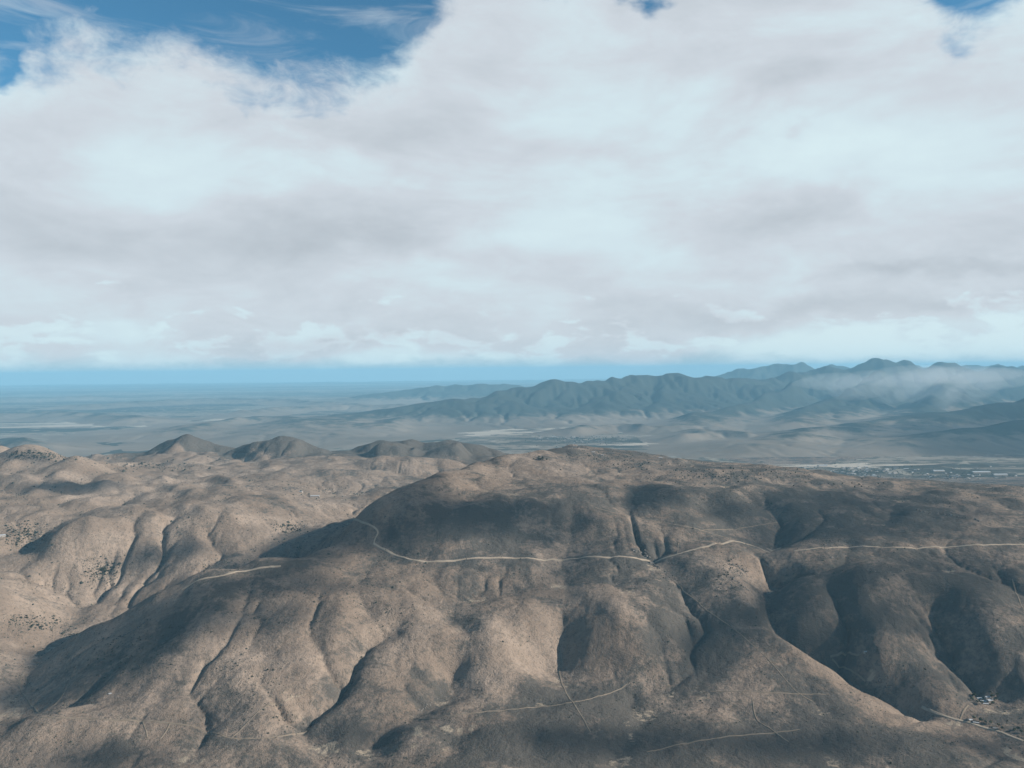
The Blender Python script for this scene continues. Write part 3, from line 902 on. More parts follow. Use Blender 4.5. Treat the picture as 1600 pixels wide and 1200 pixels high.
ROADS = [
    ('road', 10, M_ROAD, 'wide pale dirt road contouring across the big hill',
     [(584, 849), (598, 858), (619, 866), (640, 875), (682, 878), (745, 872), (815, 872), (850, 875), (885, 873), (920, 871), (955, 870), (990, 872), (1025, 877), (1046, 870), (1090, 857), (1145, 845)]),
    ('road', 8, M_ROAD, 'pale dirt road dropping to the saddle right of the hill', [(1145, 845), (1165, 849), (1180, 854), (1204, 863)]),
    ('road', 6, M_ROAD, 'pale dirt road running level across the right-hand shoulder', [(1240, 861), (1264, 858), (1310, 855), (1355, 854), (1425, 856), (1495, 854), (1547, 851), (1600, 851), (1660, 850)]),
    ('path', 8, M_ROAD, 'thin track bending up the shaded flank from the hill road', [(584, 849), (586, 838), (594, 829), (575, 821), (560, 816), (545, 811)]),
    ('path', 5, M_TRACK, 'track coming down from the summit to the road bend', [(930, 793), (960, 802), (990, 810), (1040, 817), (1092, 828), (1145, 843)]),
    ('path', 3.5, M_TRACK, 'faint track crossing the round hill to the ravine', [(1092, 829), (1140, 827), (1180, 822), (1215, 817)]),
    ('road', 8, M_ROAD, 'pale track along the left crest of the big hill', [(284, 921), (310, 907), (354, 898), (371, 893), (422, 886), (439, 885)]),
    ('path', 4, M_TRACK, 'thin pale track crossing the fan below the spurs', [(640, 1119), (650, 1122), (668, 1123), (745, 1114), (815, 1107), (895, 1098), (958, 1081), (979, 1069)]),
    ('path', 4.5, M_TRACK, 'pale track leaving the big gully and crossing the fan', [(874, 1049), (878, 1070), (895, 1098), (912, 1125), (923, 1144)]),
    ('path', 4.5, M_TRACK, 'winding track along the low foreground ridge at left', [(64, 1121), (111, 1122), (160, 1124), (216, 1126), (263, 1129), (304, 1136), (337, 1149), (361, 1153), (400, 1154), (450, 1149), (480, 1142)]),
    ('path', 4, M_TRACK, 'faint track climbing from the foreground ridge to the pale knoll', [(361, 1152), (385, 1132), (400, 1113), (430, 1098)]),
    ('path', 3.5, M_TRACK, 'short spur track down the foreground ridge', [(222, 1128), (228, 1142), (230, 1153)]),
    ('path', 3.5, M_TRACK, 'short branching track on the foreground ridge', [(266, 1129), (260, 1142), (250, 1155)]),
    ('path', 5, M_TRACK, 'track on the floor of the shaded left valley', [(38, 1050), (28, 1065), (37, 1085), (45, 1098), (56, 1108), (64, 1118)]),
    ('path', 4, M_TRACK, 'pale track climbing the shaded left flank', [(66, 1110), (85, 1103), (100, 1085), (110, 1062), (116, 1045), (132, 1022)]),
    ('path', 3.5, M_TRACK, 'thin track down the long ridge left of the ravine', [(1050, 905), (1100, 950), (1150, 985), (1200, 1030), (1225, 1060), (1250, 1085), (1270, 1096)]),
    ('path', 4.5, M_TRACK, 'pale track beside the ravine creek', [(1300, 1030), (1330, 1050), (1352, 1064)]),
    ('path', 5, M_TRACK, 'pale track crossing the ravine to a small shed', [(1297, 1026), (1320, 1022), (1346, 1022)]),
    ('road', 7, M_ROAD, 'pale ranch road at the mouth of the ravine', [(1440, 1104), (1453, 1110), (1477, 1121), (1498, 1124), (1515, 1130), (1560, 1143), (1600, 1158)]),
    ('path', 5, M_TRACK, 'short drive up to the ranch houses', [(1500, 1124), (1505, 1112), (1513, 1101)]),
    ('path', 4, M_TRACK, 'faint level track over the pale flat', [(1110, 1080), (1160, 1081), (1200, 1082), (1250, 1084), (1290, 1085)]),
    ('path', 4, M_TRACK, 'track winding down off the pale flat', [(1175, 1092), (1178, 1110), (1182, 1126), (1205, 1140), (1232, 1160)]),
    ('path', 4, M_TRACK, 'faint track low across the foreground', [(1010, 1175), (1080, 1160), (1150, 1150), (1210, 1145), (1250, 1140)]),
    ('path', 4, M_TRACK, 'thin pale track at the right edge of the slope', [(1582, 905), (1586, 920), (1591, 938), (1600, 952)]),
    ('path', 3, M_TRACK, 'straight pale scar down the slope below the road bend', [(1060, 848), (1058, 866)]),
    ('path', 6, M_TRACK, 'pale bare track on the far left hillside', [(470, 772), (490, 768), (500, 760), (480, 757)]),
]
for nm, w_, mt_, lb_, ln_ in ROADS:
    ribbon(nm, ln_, w_, mt_, lb_)


# ------------------------------------------------------------------ shrubs
def two_mat(name, a, b_, scale):
    m, t, b = material(name)
    pos = t.new('ShaderNodeTexCoord').outputs['Object']
    info = t.new('ShaderNodeObjectInfo').outputs['Random']
    n = t.m('ADD', t.noise(pos, scale, 4, .6), t.m('MULTIPLY', t.m('SUBTRACT', info, .5), .5))
    t.put(b.inputs['Base Color'], t.mix(t.rng(n, .25, .75), a, b_))
    return m


M_LEAF = two_mat('juniper_foliage', (.020, .025, .018), (.042, .047, .030), 1.2)
M_LEAF2 = two_mat('cottonwood_foliage', (.05, .055, .03), (.10, .095, .05), .6)
M_BRUSH = two_mat('sagebrush', (.038, .040, .032), (.070, .066, .050), .02)
M_BARK = plain_mat('bark', (.10, .075, .055))


def shrub_mesh(name, seed, h, r, n, leaf):
    """short forked trunk under a ragged crown of leaf tufts"""
    g = np.random.default_rng(seed)
    V, Fq, mi = [], [], []

    def limb(a, b, ra, rb):
        a, b = np.array(a, float), np.array(b, float)
        k = len(V)
        for c, q in ((a, ra), (b, rb)):
            for i in range(5):
                an = i * 2 * math.pi / 5
                V.append(c + np.array([math.cos(an) * q, math.sin(an) * q, 0]))
        for i in range(5):
            Fq.append((k + i, k + (i + 1) % 5, k + 5 + (i + 1) % 5, k + 5 + i))
            mi.append(1)
    limb((0, 0, -.8), (0, 0, h * .35), .07 * r + .08, .05 * r + .05)
    lobes = []
    for i in range(5):
        an = i * 1.257 + g.uniform(-.4, .4)
        e = np.array([math.cos(an) * r * .5, math.sin(an) * r * .5, h * g.uniform(.42, .72)])
        limb((0, 0, h * .28), e, .05 * r, .02 * r)
        lobes.append((e, r * g.uniform(.42, .6)))
    lobes.append((np.array([0, 0, h * .72]), r * .5))
    for i in range(n):
        c, q = lobes[g.integers(len(lobes))]
        d = g.normal(size=3)
        d /= np.linalg.norm(d)
        p = c + d * q * g.uniform(.55, 1.0) * np.array([1, 1, .8])
        p[2] = max(p[2], .12 * h)
        a = g.normal(size=3)
        a -= d * a.dot(d) * .6
        a /= np.linalg.norm(a)
        b = np.cross(d, a)
        s_ = r * g.uniform(.16, .30)
        k = len(V)
        V.extend([p - a * s_ - b * s_ * .7, p + a * s_ - b * s_ * .8 + d * s_ * .3, p + a * s_ * .8 + b * s_, p - a * s_ * .9 + b * s_ * .7 + d * s_ * .4])
        Fq.append((k, k + 1, k + 2, k + 3))
        mi.append(0)
    o = mesh_obj(name, np.array(V), np.array(Fq), leaf, False)
    o.data.materials.append(M_BARK)
    o.data.polygons.foreach_set('material_index', np.array(mi, np.int32))
    me = o.data
    bpy.data.objects.remove(o)
    return me


JUN = [shrub_mesh('juniper', 20 + i, 3.6 + .5 * (i % 3), 2.1 + .3 * (i % 2), 70, M_LEAF) for i in range(4)]
TREE = [shrub_mesh('tree', 40 + i, 8.5 + i, 4.2, 120, M_LEAF2) for i in range(2)]


def put(me, name, p, sc, rz):
    o = bpy.data.objects.new(name, me)
    col.objects.link(o)
    o.location = p
    o.scale = (sc * random.uniform(.9, 1.15), sc * random.uniform(.9, 1.15), sc)
    o.rotation_euler = (0, 0, rz)
    return o


def spot_on_ground(px, py):
    h = G.hit(px, py)
    if h is None:
        return None
    return (h[0], h[1], float(ground_z(h[0], h[1])))


CLUMPS = [  # name, meshes, centre, spread, how many, size, label, group
    ('juniper_shrub', JUN, (1130, 742), (95, 13), 46, 1.7, 'dark juniper shrub scattered over the slope right of the summit', 'junipers right of the summit'),
    ('juniper_shrub', JUN, (1010, 728), (45, 9), 22, 1.6, 'dark juniper shrub dotted below the houses on the summit', 'junipers below the summit'),
    ('juniper_tree', JUN, (838, 718), (14, 3), 9, 2.6, 'dark juniper tree in the clump left of the summit', 'junipers in the clump left of the summit'),
    ('juniper_tree', JUN, (160, 893), (20, 16), 34, 1.7, 'dark juniper in the grove on the left valley slope', 'grove on the left valley slope'),
    ('juniper_tree', JUN, (36, 838), (32, 16), 34, 1.9, 'dark juniper in the grove at the left edge', 'grove at the left edge'),
    ('juniper_shrub', JUN, (195, 1025), (60, 38), 36, 1.15, 'dark shrub on the shaded flank of the left spur', 'shrubs on the shaded flank'),
    ('juniper_shrub', JUN, (65, 975), (45, 14), 22, 1.6, 'dark juniper on the pale left valley floor', 'junipers on the left valley floor'),
    ('juniper_tree', JUN, (60, 712), (55, 8), 26, 2.6, 'dark juniper on the wooded hill at far left', 'junipers on the far left hill'),
    ('juniper_shrub', JUN, (1140, 898), (28, 22), 20, 1.2, 'dark shrub on the slope above the ravine', 'shrubs above the ravine'),
    ('juniper_tree', JUN, (455, 826), (18, 9), 16, 1.9, 'dark juniper lining the side gully left of the big hill', 'junipers in the side gully'),
    ('juniper_shrub', JUN, (235, 728), (60, 8), 18, 2.3, 'dark juniper on the pale ridge at middle left', 'junipers on the middle left ridge'),
    ('juniper_shrub', JUN, (1340, 758), (30, 6), 10, 1.8, 'dark juniper on the low knoll above the right shoulder', 'junipers on the right knoll'),
]
for nm, meshes, (cx, cy), (sx, sy), n_, sz, lb, gp in CLUMPS:
    k = 0
    while k < n_:
        p = spot_on_ground(cx + random.gauss(0, sx * .6), cy + random.gauss(0, sy * .6))
        k += 1
        if p is None:
            continue
        tag(put(random.choice(meshes), nm, p, sz * random.uniform(.65, 1.25), random.uniform(0, 6.3)), lb, 'shrub' if nm.endswith('shrub') else 'tree', gp)
for px, py, sz, lb in ((1240, 760, 1.8, 'lone dark juniper below the right skyline'), (876, 735, 1.7, 'single upright dark juniper on the bare plateau'), (1052, 818, 1.3, 'dark shrub beside the track above the road bend'),
                       (1083, 827, 1.5, 'dark bush where the two tracks meet on the round hill'), (418, 1047, 1.5, 'lone shrub pair on the pale lower left spur'),
                       (1205, 788, 2.2, 'rounded dark bush at the head of the right ravine'), (494, 973, 1.2, 'small dark bush on the front of the left spur')):
    p = spot_on_ground(px, py)
    if p:
        tag(put(JUN[0], 'juniper_shrub', p, sz, random.uniform(0, 6)), lb, 'shrub')
for grp, pts_ in (('trees round the ranch houses', [(1522, 1088), (1527, 1098), (1550, 1089), (1556, 1093), (1551, 1100), (1534, 1101), (1558, 1087), (1519, 1094), (1547, 1084)]),
                  ('trees below the ranch road', [(1522, 1124), (1532, 1127), (1540, 1129), (1548, 1131), (1560, 1135), (1566, 1140), (1585, 1143), (1596, 1146), (1591, 1141)])):
    for px, py in pts_:
        p = spot_on_ground(px, py)
        if p:
            tag(put(random.choice(TREE), 'broadleaf_tree', p, random.uniform(.8, 1.2), random.uniform(0, 6)),
                'dark leafy tree close round the white ranch houses' if 'round' in grp else 'dark leafy tree in the row below the ranch road', 'tree', grp)

# low brush nobody could count: one mass
nb = 15000
GROVE = [(160, 893, 26, 20, 420), (36, 838, 40, 20, 520), (65, 975, 60, 16, 260), (60, 712, 70, 8, 420), (1130, 742, 110, 14, 420), (200, 1020, 70, 40, 300), (455, 826, 24, 10, 180), (235, 728, 80, 8, 240), (105, 990, 20, 6, 60), (1140, 898, 30, 24, 160), (940, 712, 60, 10, 160), (20, 970, 25, 6, 70), (345, 880, 30, 12, 120), (400, 1080, 60, 60, 60)]
bx = rng.uniform(-.68, .68, nb * 5)
by = np.sqrt(rng.uniform(1700 ** 2, 4600 ** 2, nb * 5))
X_, Y_ = bx * by, by
den = fbm(X_, Y_, 330, 4, .6, 201) + .35 * fbm(X_, Y_, 60, 2, .5, 207) + .12 * np.log10(np.maximum(G.lin(X_, Y_, FLOW), 1)) - .1
ok = np.argsort(-(den + rng.normal(0, .25, len(den))))[:nb]
X_, Y_ = X_[ok], Y_[ok]
gx_, gy_ = [], []
for px, py, sx, sy, n_ in GROVE:
    for i in range(n_):
        h = G.hit(px + random.gauss(0, sx * .55), py + random.gauss(0, sy * .55))
        if h is not None:
            gx_.append(h[0])
            gy_.append(h[1])
for i in np.argsort(-(np.log(np.maximum(G.lin(bx * by, by, FLOW), 1)) + rng.normal(0, 1.6, len(by)) - 9 * ((bx * by > -300) | (by < 2300))))[:2600]:
    gx_.append(bx[i] * by[i] + random.gauss(0, 9))
    gy_.append(by[i] + random.gauss(0, 9))
for px, py, sx, sy, n_ in ((1330, 740, 100, 10, 500), (1500, 747, 60, 9, 260), (900, 686, 60, 6, 300)):      # trees of the towns
    for i in range(n_):
        q = at_z(px + random.gauss(0, sx * .6), py + random.gauss(0, sy * .6), PLAIN)
        gx_.append(q[0])
        gy_.append(q[1])
ng = len(gx_)
X_, Y_ = np.r_[X_, gx_], np.r_[Y_, gy_]
nb += ng
Z_ = np.where(Y_ > 6300, PLAIN + 1, ground_z(X_, Y_))
unit = np.array([(1, 0, -.2), (.3, .95, -.2), (-.8, .6, -.2), (-.8, -.6, -.2), (.3, -.95, -.2), (.6, .3, .55), (-.3, .5, .6), (-.2, -.5, .5), (.1, .1, .8)])
tri = np.array([(0, 1, 5), (1, 6, 5), (1, 2, 6), (2, 3, 7), (2, 7, 6), (3, 4, 7), (4, 0, 5), (4, 5, 7), (5, 6, 8), (6, 7, 8), (7, 5, 8)])
sz = rng.lognormal(.22, .45, nb)
sz[-ng:] *= 1.25 * np.clip(Y_[-ng:] / 2600, 1, 4)
an = rng.uniform(0, 6.28, nb)
jit = rng.uniform(.75, 1.25, (nb, 9, 3))
P = unit[None] * jit
Pr = np.stack([P[..., 0] * np.cos(an)[:, None] - P[..., 1] * np.sin(an)[:, None], P[..., 0] * np.sin(an)[:, None] + P[..., 1] * np.cos(an)[:, None], P[..., 2]], -1) * sz[:, None, None]
Pr += np.stack([X_, Y_, Z_], -1)[:, None]
brush = mesh_obj('brush', Pr.reshape(-1, 3), (tri[None] + 9 * np.arange(nb)[:, None, None]).reshape(-1, 3), M_BRUSH, False)
tag(brush, 'low grey green sagebrush speckling the slopes', kind='stuff')

# ------------------------------------------------------------------ rock outcrops
M_ROCK = two_mat('dark_rock', (.075, .07, .065), (.15, .135, .12), .25)


def outcrop(line, n_, size, label, seed):
    g = np.random.default_rng(seed)
    p = ground_line(line, 2.0)
    V, Fq = [], []
    for i in range(n_):
        c = p[g.integers(len(p))] + np.array([g.normal(0, size), g.normal(0, size), 0])
        c[2] = float(ground_z(c[0], c[1]))
        r_ = size * g.uniform(.45, 1.2)
        k = len(V)
        for zf, rf in ((-.5, 1.0), (.35, .9), (.8, .45)):
            for j in range(6):
                a = j * 1.047 + g.uniform(-.3, .3)
                q = r_ * rf * g.uniform(.7, 1.2)
                V.append((c[0] + math.cos(a) * q * 1.3, c[1] + math.sin(a) * q, c[2] + r_ * zf * g.uniform(.7, 1.3)))
        for lv in (0, 6):
            for j in range(6):
                Fq.append((k + lv + j, k + lv + (j + 1) % 6, k + lv + 6 + (j + 1) % 6, k + lv + 6 + j))
        Fq += [(k + 12, k + 13, k + 14, k + 15), (k + 12, k + 15, k + 16, k + 17)]
    return tag(mesh_obj('rock_outcrop', np.array(V), np.array(Fq), M_ROCK, False), label, 'rock outcrop')


for ln_, n_, s_, lb in (
        ([(988, 859), (1002, 864), (1014, 871)], 26, 4.0, 'dark jagged outcrop just above the road bend'),
        ([(1016, 879), (1024, 883), (1030, 888)], 16, 4.0, 'dark outcrop just below the road bend'),
        ([(1130, 880), (1150, 884), (1165, 896)], 22, 3.0, 'broken dark rocks on the slope left of the ravine'),
        ([(1140, 900), (1155, 910), (1168, 922)], 22, 3.0, 'lower band of dark rocks beside the ravine edge'),
        ([(1432, 797), (1470, 803), (1505, 808), (1530, 814)], 40, 4.0, 'long low dark ledge across the right-hand shoulder'),
        ([(885, 703), (897, 699), (912, 704)], 24, 5.0, 'rugged rocks capping the pointed summit'),
        ([(1290, 872), (1330, 868)], 12, 3.0, 'small dark rocks below the level road'),
        ([(1345, 890), (1385, 895), (1420, 890)], 22, 2.8, 'scattered dark rocks high on the right-hand spur'),
        ([(180, 1000), (210, 985), (230, 970)], 24, 3.0, 'dark rocks on the shaded flank of the left spur'),
        ([(655, 1112), (670, 1100), (685, 1092)], 20, 2.2, 'rubble line along the lower creek of the central hollow'),
        ([(1270, 755), (1340, 760), (1350, 757)], 16, 4.0, 'dark rocky knob near the right skyline'),
        ([(1370, 1066), (1385, 1072), (1398, 1082)], 14, 2.5, 'broken bank of pale rock beside the ravine creek')):
    outcrop(ln_, n_, s_, lb, n_ * 7 + len(lb))

# ------------------------------------------------------------------ buildings
M_WHITE = plain_mat('white_metal_roof', (.32, .33, .34), .6, .15)
M_GREYR = plain_mat('grey_roof', (.17, .165, .16), .7, .12)
M_WALL = plain_mat('pale_wall', (.30, .27, .24))
M_WALL2 = plain_mat('tan_wall', (.36, .29, .22))
M_GLASS = plain_mat('dark_window', (.03, .035, .045), .2)
M_DOOR = plain_mat('brown_door', (.14, .09, .06))
M_STEEL = plain_mat('grey_steel', (.30, .31, .32), .5)
UNIT = {}


def gable(L_, w_, h_, rise_):
    """walls with pointed ends, and a roof slab with overhang"""
    k = (L_, w_, h_, rise_)
    if k in UNIT:
        return UNIT[k]
    a, b = L_ / 2, w_ / 2
    V = [(-a, -b, -3), (a, -b, -3), (a, b, -3), (-a, b, -3), (-a, -b, h_), (a, -b, h_), (a, b, h_), (-a, b, h_), (-a, 0, h_ + rise_), (a, 0, h_ + rise_)]
    Fw = [(0, 1, 5, 4), (2, 3, 7, 6), (1, 2, 6, 5), (3, 0, 4, 7), (5, 6, 9, 9), (7, 4, 8, 8)]
    w = bpy.data.meshes.new('wall')
    w.from_pydata(V, [], [tuple(dict.fromkeys(f)) for f in Fw])
    o_ = .6
    sl = rise_ / b
    R_ = []
    for z_ in (.06, .30):
        R_ += [(-a - o_, -b - o_, h_ - o_ * sl + z_), (a + o_, -b - o_, h_ - o_ * sl + z_), (a + o_, 0, h_ + rise_ + z_), (-a - o_, 0, h_ + rise_ + z_), (a + o_, b + o_, h_ - o_ * sl + z_), (-a - o_, b + o_, h_ - o_ * sl + z_)]
    Fr = [(3, 2, 1, 0), (5, 4, 2, 3), (6, 7, 8, 9), (9, 8, 10, 11), (0, 1, 7, 6), (4, 5, 11, 10), (1, 2, 8, 7), (2, 4, 10, 8), (3, 0, 6, 9), (5, 3, 9, 11)]
    r = bpy.data.meshes.new('roof')
    r.from_pydata(R_, [], Fr)
    UNIT[k] = (w, r)
    return UNIT[k]


def plate(name, x, y, z, sx, sz, m):
    me = bpy.data.meshes.new(name)
    d = .08
    V = [(x + i * sx / 2, y + j * d, z + k * sz / 2) for k in (-1, 1) for j in (-1, 1) for i in (-1, 1)]
    me.from_pydata(V, [], [(0, 2, 3, 1), (4, 5, 7, 6), (0, 1, 5, 4), (2, 6, 7, 3), (0, 4, 6, 2), (1, 3, 7, 5)])
    me.materials.append(m)
    return me


def house(name, p, rz, L_, w_, h_, rise_, wm, rm, label, cat, group=None, detail_=True):
    t = bpy.data.objects.new(name, None)
    col.objects.link(t)
    t.location = p
    t.rotation_euler = (0, 0, rz)
    tag(t, label, cat, group)
    w, r = gable(L_, w_, h_, rise_)
    for nm, me, m in (('wall', w, wm), ('roof', r, rm)):
        me = me.copy() if me.materials and me.materials[0] != m else me
        if not me.materials:
            me.materials.append(m)
        elif me.materials[0] != m:
            me.materials[0] = m
        o = bpy.data.objects.new(nm, me)
        col.objects.link(o)
        o.parent = t
    if detail_:
        for nm, x, z, sx, sz, m in (('door', 0, 1.05, 1.1, 2.1, M_DOOR), ('window', -L_ * .3, 1.6, 1.4, 1.2, M_GLASS), ('window', L_ * .3, 1.6, 1.4, 1.2, M_GLASS)):
            o = bpy.data.objects.new(nm, plate(nm, x, -w_ / 2 - .06, z, sx, sz, m))
            col.objects.link(o)
            o.parent = t
    return t


for px, py, rz, L_, w_, h_, ri, wm, rm, nm, lb, cat in (
        (1530, 1092, .1, 13, 8, 3, 1.4, M_WALL, M_WHITE, 'ranch_house', 'white roofed ranch house at the left end of the cluster', 'house'),
        (1536, 1096, -.1, 14, 9, 3, 1.6, M_WALL, M_WHITE, 'ranch_house', 'white roofed ranch house at the front of the cluster', 'house'),
        (1543, 1090, .05, 13, 8, 3, 1.4, M_WALL, M_WHITE, 'ranch_house', 'white roofed ranch house at the back of the cluster', 'house'),
        (1546, 1095, .2, 12, 9, 3, 1.6, M_WALL, M_WHITE, 'ranch_house', 'white roofed ranch house at the right front of the cluster', 'house'),
        (1551, 1093, .6, 8, 5, 2.6, .9, M_WALL2, M_GREYR, 'shed', 'small grey shed at the right end of the ranch', 'shed'),
        (1540, 1101, 0, 14, 4.5, 2.6, .6, M_WALL, M_WHITE, 'trailer', 'long low white trailer in front of the ranch', 'trailer'),
        (1516, 1126, .3, 9, 6, 2.8, 1.2, M_WALL2, M_WHITE, 'shed', 'pale roofed shed beside the ranch road junction', 'shed'),
        (1525, 1130, -.4, 13, 4.5, 2.6, .7, M_WALL, M_WHITE, 'trailer', 'white trailer below the ranch road junction', 'trailer'),
        (1555, 1139, -.3, 10, 7, 2.8, 1.3, M_WALL2, M_GREYR, 'shed', 'grey roofed shed among the lower ranch trees', 'shed'),
        (1352, 1020, .2, 8, 6, 2.8, 1.2, M_WALL, M_WHITE, 'shed', 'lone white shed across the ravine', 'shed'),
        (907, 703, .3, 16, 10, 4, 2, M_WALL2, M_GREYR, 'hut', 'low hut on the right side of the pointed summit', 'hut'),
        (927, 707, .1, 16, 8, 3.5, 1.5, M_WALL, M_WHITE, 'hut', 'pale roofed hut on the slope right of the summit', 'hut'),
        (941, 712, -.2, 14, 8, 3.5, 1.5, M_WALL, M_WHITE, 'hut', 'small bright hut at the foot of the summit rocks', 'hut'),
        (1032, 716, 0, 20, 7, 4, 1.2, M_WALL, M_WHITE, 'trailer', 'white trailer alone on the summit skyline', 'trailer'),
        (492, 776, .1, 46, 14, 5, 2.5, M_WALL, M_WHITE, 'barn', 'long pale barn in the left valley', 'barn'),
        (470, 769, -.3, 18, 10, 4, 2, M_WALL, M_WHITE, 'barn', 'short pale barn behind the long one', 'barn'),
        (3, 838, .5, 26, 14, 5, 2.5, M_WALL, M_WHITE, 'house', 'pale roofed house in the grove at the left edge', 'house'),
        (172, 1085, .4, 6, 4, 2.4, .9, M_WALL, M_WHITE, 'shed', 'tiny white shed below the shaded left spur', 'shed')):
    p = spot_on_ground(px, py)
    if p:
        house(nm, p, rz, L_, w_, h_, ri, wm, rm, lb, cat)
# mast on the summit
p = spot_on_ground(896, 699)
mast = bpy.data.objects.new('radio_mast', None)
col.objects.link(mast)
mast.location = p
tag(mast, 'thin radio mast on the pointed summit', 'mast')


def tube(name, a, b, r_, m, par, n_=6):
    a, b = Vector(a), Vector(b)
    d = (b - a).normalized()
    u = d.orthogonal().normalized()
    v = d.cross(u)
    V = [c + (u * math.cos(i * 2 * math.pi / n_) + v * math.sin(i * 2 * math.pi / n_)) * r_ for c in (a, b) for i in range(n_)]
    me = bpy.data.meshes.new(name)
    me.from_pydata(V, [], [(i, (i + 1) % n_, n_ + (i + 1) % n_, n_ + i) for i in range(n_)] + [tuple(range(n_))[::-1], tuple(range(n_, 2 * n_))])
    me.materials.append(m)
    o = bpy.data.objects.new(name, me)
    col.objects.link(o)
    o.parent = par
    return o


tube('pole', (0, 0, -2), (0, 0, 24), .7, M_STEEL, mast)
for z_ in (13, 18, 22):
    tube('crossarm', (-3, 0, z_), (3, 0, z_), .35, M_STEEL, mast)

# the towns on the valley floor
def plain_spot(px, py):
    q = at_z(px, py, PLAIN)
    return (q[0], q[1], PLAIN)


TOWNS = [((1330, 738), (95, 9), 120, 'the town behind the right shoulder', 'town right of the big hill'),
         ((1500, 745), (60, 9), 50, 'the suburb under the dark right-hand mountain', 'buildings below the right-hand mountain'),
         ((900, 685), (55, 6), 60, 'the settlement beyond the summit', 'settlement behind the summit')]
for (cx, cy), (sx, sy), n_, lb, gp in TOWNS:
    for i in range(n_):
        p = plain_spot(cx + random.gauss(0, sx * .6), cy + random.gauss(0, sy * .6))
        big = random.random() < .15
        L_, w_, h_, ri = (44, 24, 8, 3) if big else random.choice(((16, 11, 5, 3), (22, 13, 6, 3)))
        k_ = p[1] / 8500
        rm_ = random.choice((M_WHITE, M_GREYR, M_GREYR))
        side = 'left part' if p[0] / p[1] < (cx - 800 - sx * .25) / F_PX else 'right part' if p[0] / p[1] > (cx - 800 + sx * .25) / F_PX else 'middle'
        lb_ = ('larger ' if big else 'small ') + ('white' if rm_ is M_WHITE else 'grey') + ' roofed building in the ' + side + ' of ' + lb
        house('town_building', p, random.uniform(-.5, .5), L_, w_, h_, ri, M_WALL, rm_, lb_, 'building', gp, False)
for px, py, L_, w_, lb in ((1532, 739, 170, 55, 'largest white warehouse roof below the right-hand mountain'), (1562, 743, 130, 45, 'white warehouse roof nearest the right edge'), (1466, 737, 110, 40, 'long white warehouse roof at the town edge'),
                           (1285, 729, 90, 36, 'white warehouse roof behind the right skyline'), (876, 676, 150, 50, 'long white warehouse roof in the settlement behind the summit')):
    house('warehouse', plain_spot(px, py), .05, L_, w_, 12, 5, M_WALL, M_WHITE, lb, 'warehouse', None, False)

# pale dry flats on the valley floor
M_FLAT = plain_mat('dry_flat', (.33, .29, .24), 1.0, .22, 1 / 900)
for px, py, rx, ry, lb in ((210, 662, 170, 4.5, 'long pale dry flat on the plain at far left'), (390, 656, 70, 3, 'short pale dry flat on the plain beside the low blue range'), (560, 629, 170, 2.2, 'distant pale strip on the far plain'), (740, 612, 110, 1.4, 'farthest pale strip under the clouds'),
                           (720, 676, 130, 4.5, 'bright valley floor left of the summit'), (930, 672, 120, 4, 'bright valley floor behind the summit'), (1050, 694, 90, 3, 'pale strip of valley floor right of the summit'), (1310, 728, 110, 3, 'pale flat beside the town'),
                           (300, 640, 90, 1.6, 'thin pale streak on the far left plain')):
    c = at_z(px, py, PLAIN)
    ex = rx / F_PX * c[1]
    ey = abs(at_z(px, py - ry, PLAIN)[1] - at_z(px, py + ry, PLAIN)[1]) / 2
    n_ = 96
    if c[1] > 19000:
        continue
    V = [(c[0], c[1], PLAIN + 3)]
    for ring in (.5, 1.0):
        for i in range(n_):
            a = i * 2 * math.pi / n_
            ux, uy = math.cos(a), math.sin(a)
            k = ring * (1 + .75 * float(fbm(np.array(ux * 2.2 + px), np.array(uy * 2.2 + py), 1.0, 4, .6, 7)))
            V.append((c[0] + ux * ex * k, c[1] + uy * ey * k, PLAIN + 3))
    F3 = [(0, 0, 1 + i, 1 + (i + 1) % n_) for i in range(n_)]
    me = bpy.data.meshes.new('dry_flat')
    me.from_pydata(V, [], [(0, 1 + i, 1 + (i + 1) % n_) for i in range(n_)] + [(1 + i, 1 + n_ + i, 1 + n_ + (i + 1) % n_, 1 + (i + 1) % n_) for i in range(n_)])
    me.materials.append(M_FLAT)
    o = bpy.data.objects.new('dry_flat', me)
    col.objects.link(o)
    tag(o, lb, kind='structure')

# ------------------------------------------------------------------ unseen clouds added high on the right, outlined to shade chosen slopes and gullies
CLOUD_Z = 3750.0
SHADE = [(700, 812, 150, 44, 1.0), (600, 830, 70, 25, .9), (500, 868, 60, 16, .8), (390, 915, 80, 22, .7), (270, 955, 60, 30, 1.0), (200, 1015, 80, 42, 1.0), (110, 1065, 60, 28, 1.0), (1330, 795, 190, 40, .5), (1500, 900, 130, 60, .4),
         (1240, 935, 55, 50, 1.0), (1300, 1000, 40, 25, .8), (1420, 1085, 40, 20, .7), (1480, 985, 40, 40, .7), (1105, 1010, 50, 45, .6), (960, 1165, 160, 30, .7), (1250, 1165, 140, 25, .55), (1570, 1180, 75, 16, 1.0), (120, 763, 85, 10, 1.0), (1035, 768, 55, 15, .85), (250, 868, 65, 22, .8),
         (180, 1185, 130, 14, .5), (590, 1150, 70, 25, .45), (40, 715, 60, 8, .5), (1150, 800, 50, 20, .4), (888, 830, 26, 40, .9), (884, 900, 24, 45, .85), (320, 1130, 40, 25, .45), (450, 960, 60, 25, .4), (480, 912, 130, 20, .6), (300, 975, 40, 32, .95), (785, 812, 85, 36, .95), (640, 845, 90, 20, .8), (560, 815, 40, 25, .9), (160, 1050, 60, 30, .9), (240, 985, 60, 30, 1.0), (590, 805, 50, 25, 1.0), (530, 845, 45, 20, 1.0), (330, 925, 60, 18, .9)]  # ground patches that the added clouds are shaped to darken
cm = bpy.data.materials.new('cloud')
cm.use_nodes = True
T = NT(cm.node_tree)
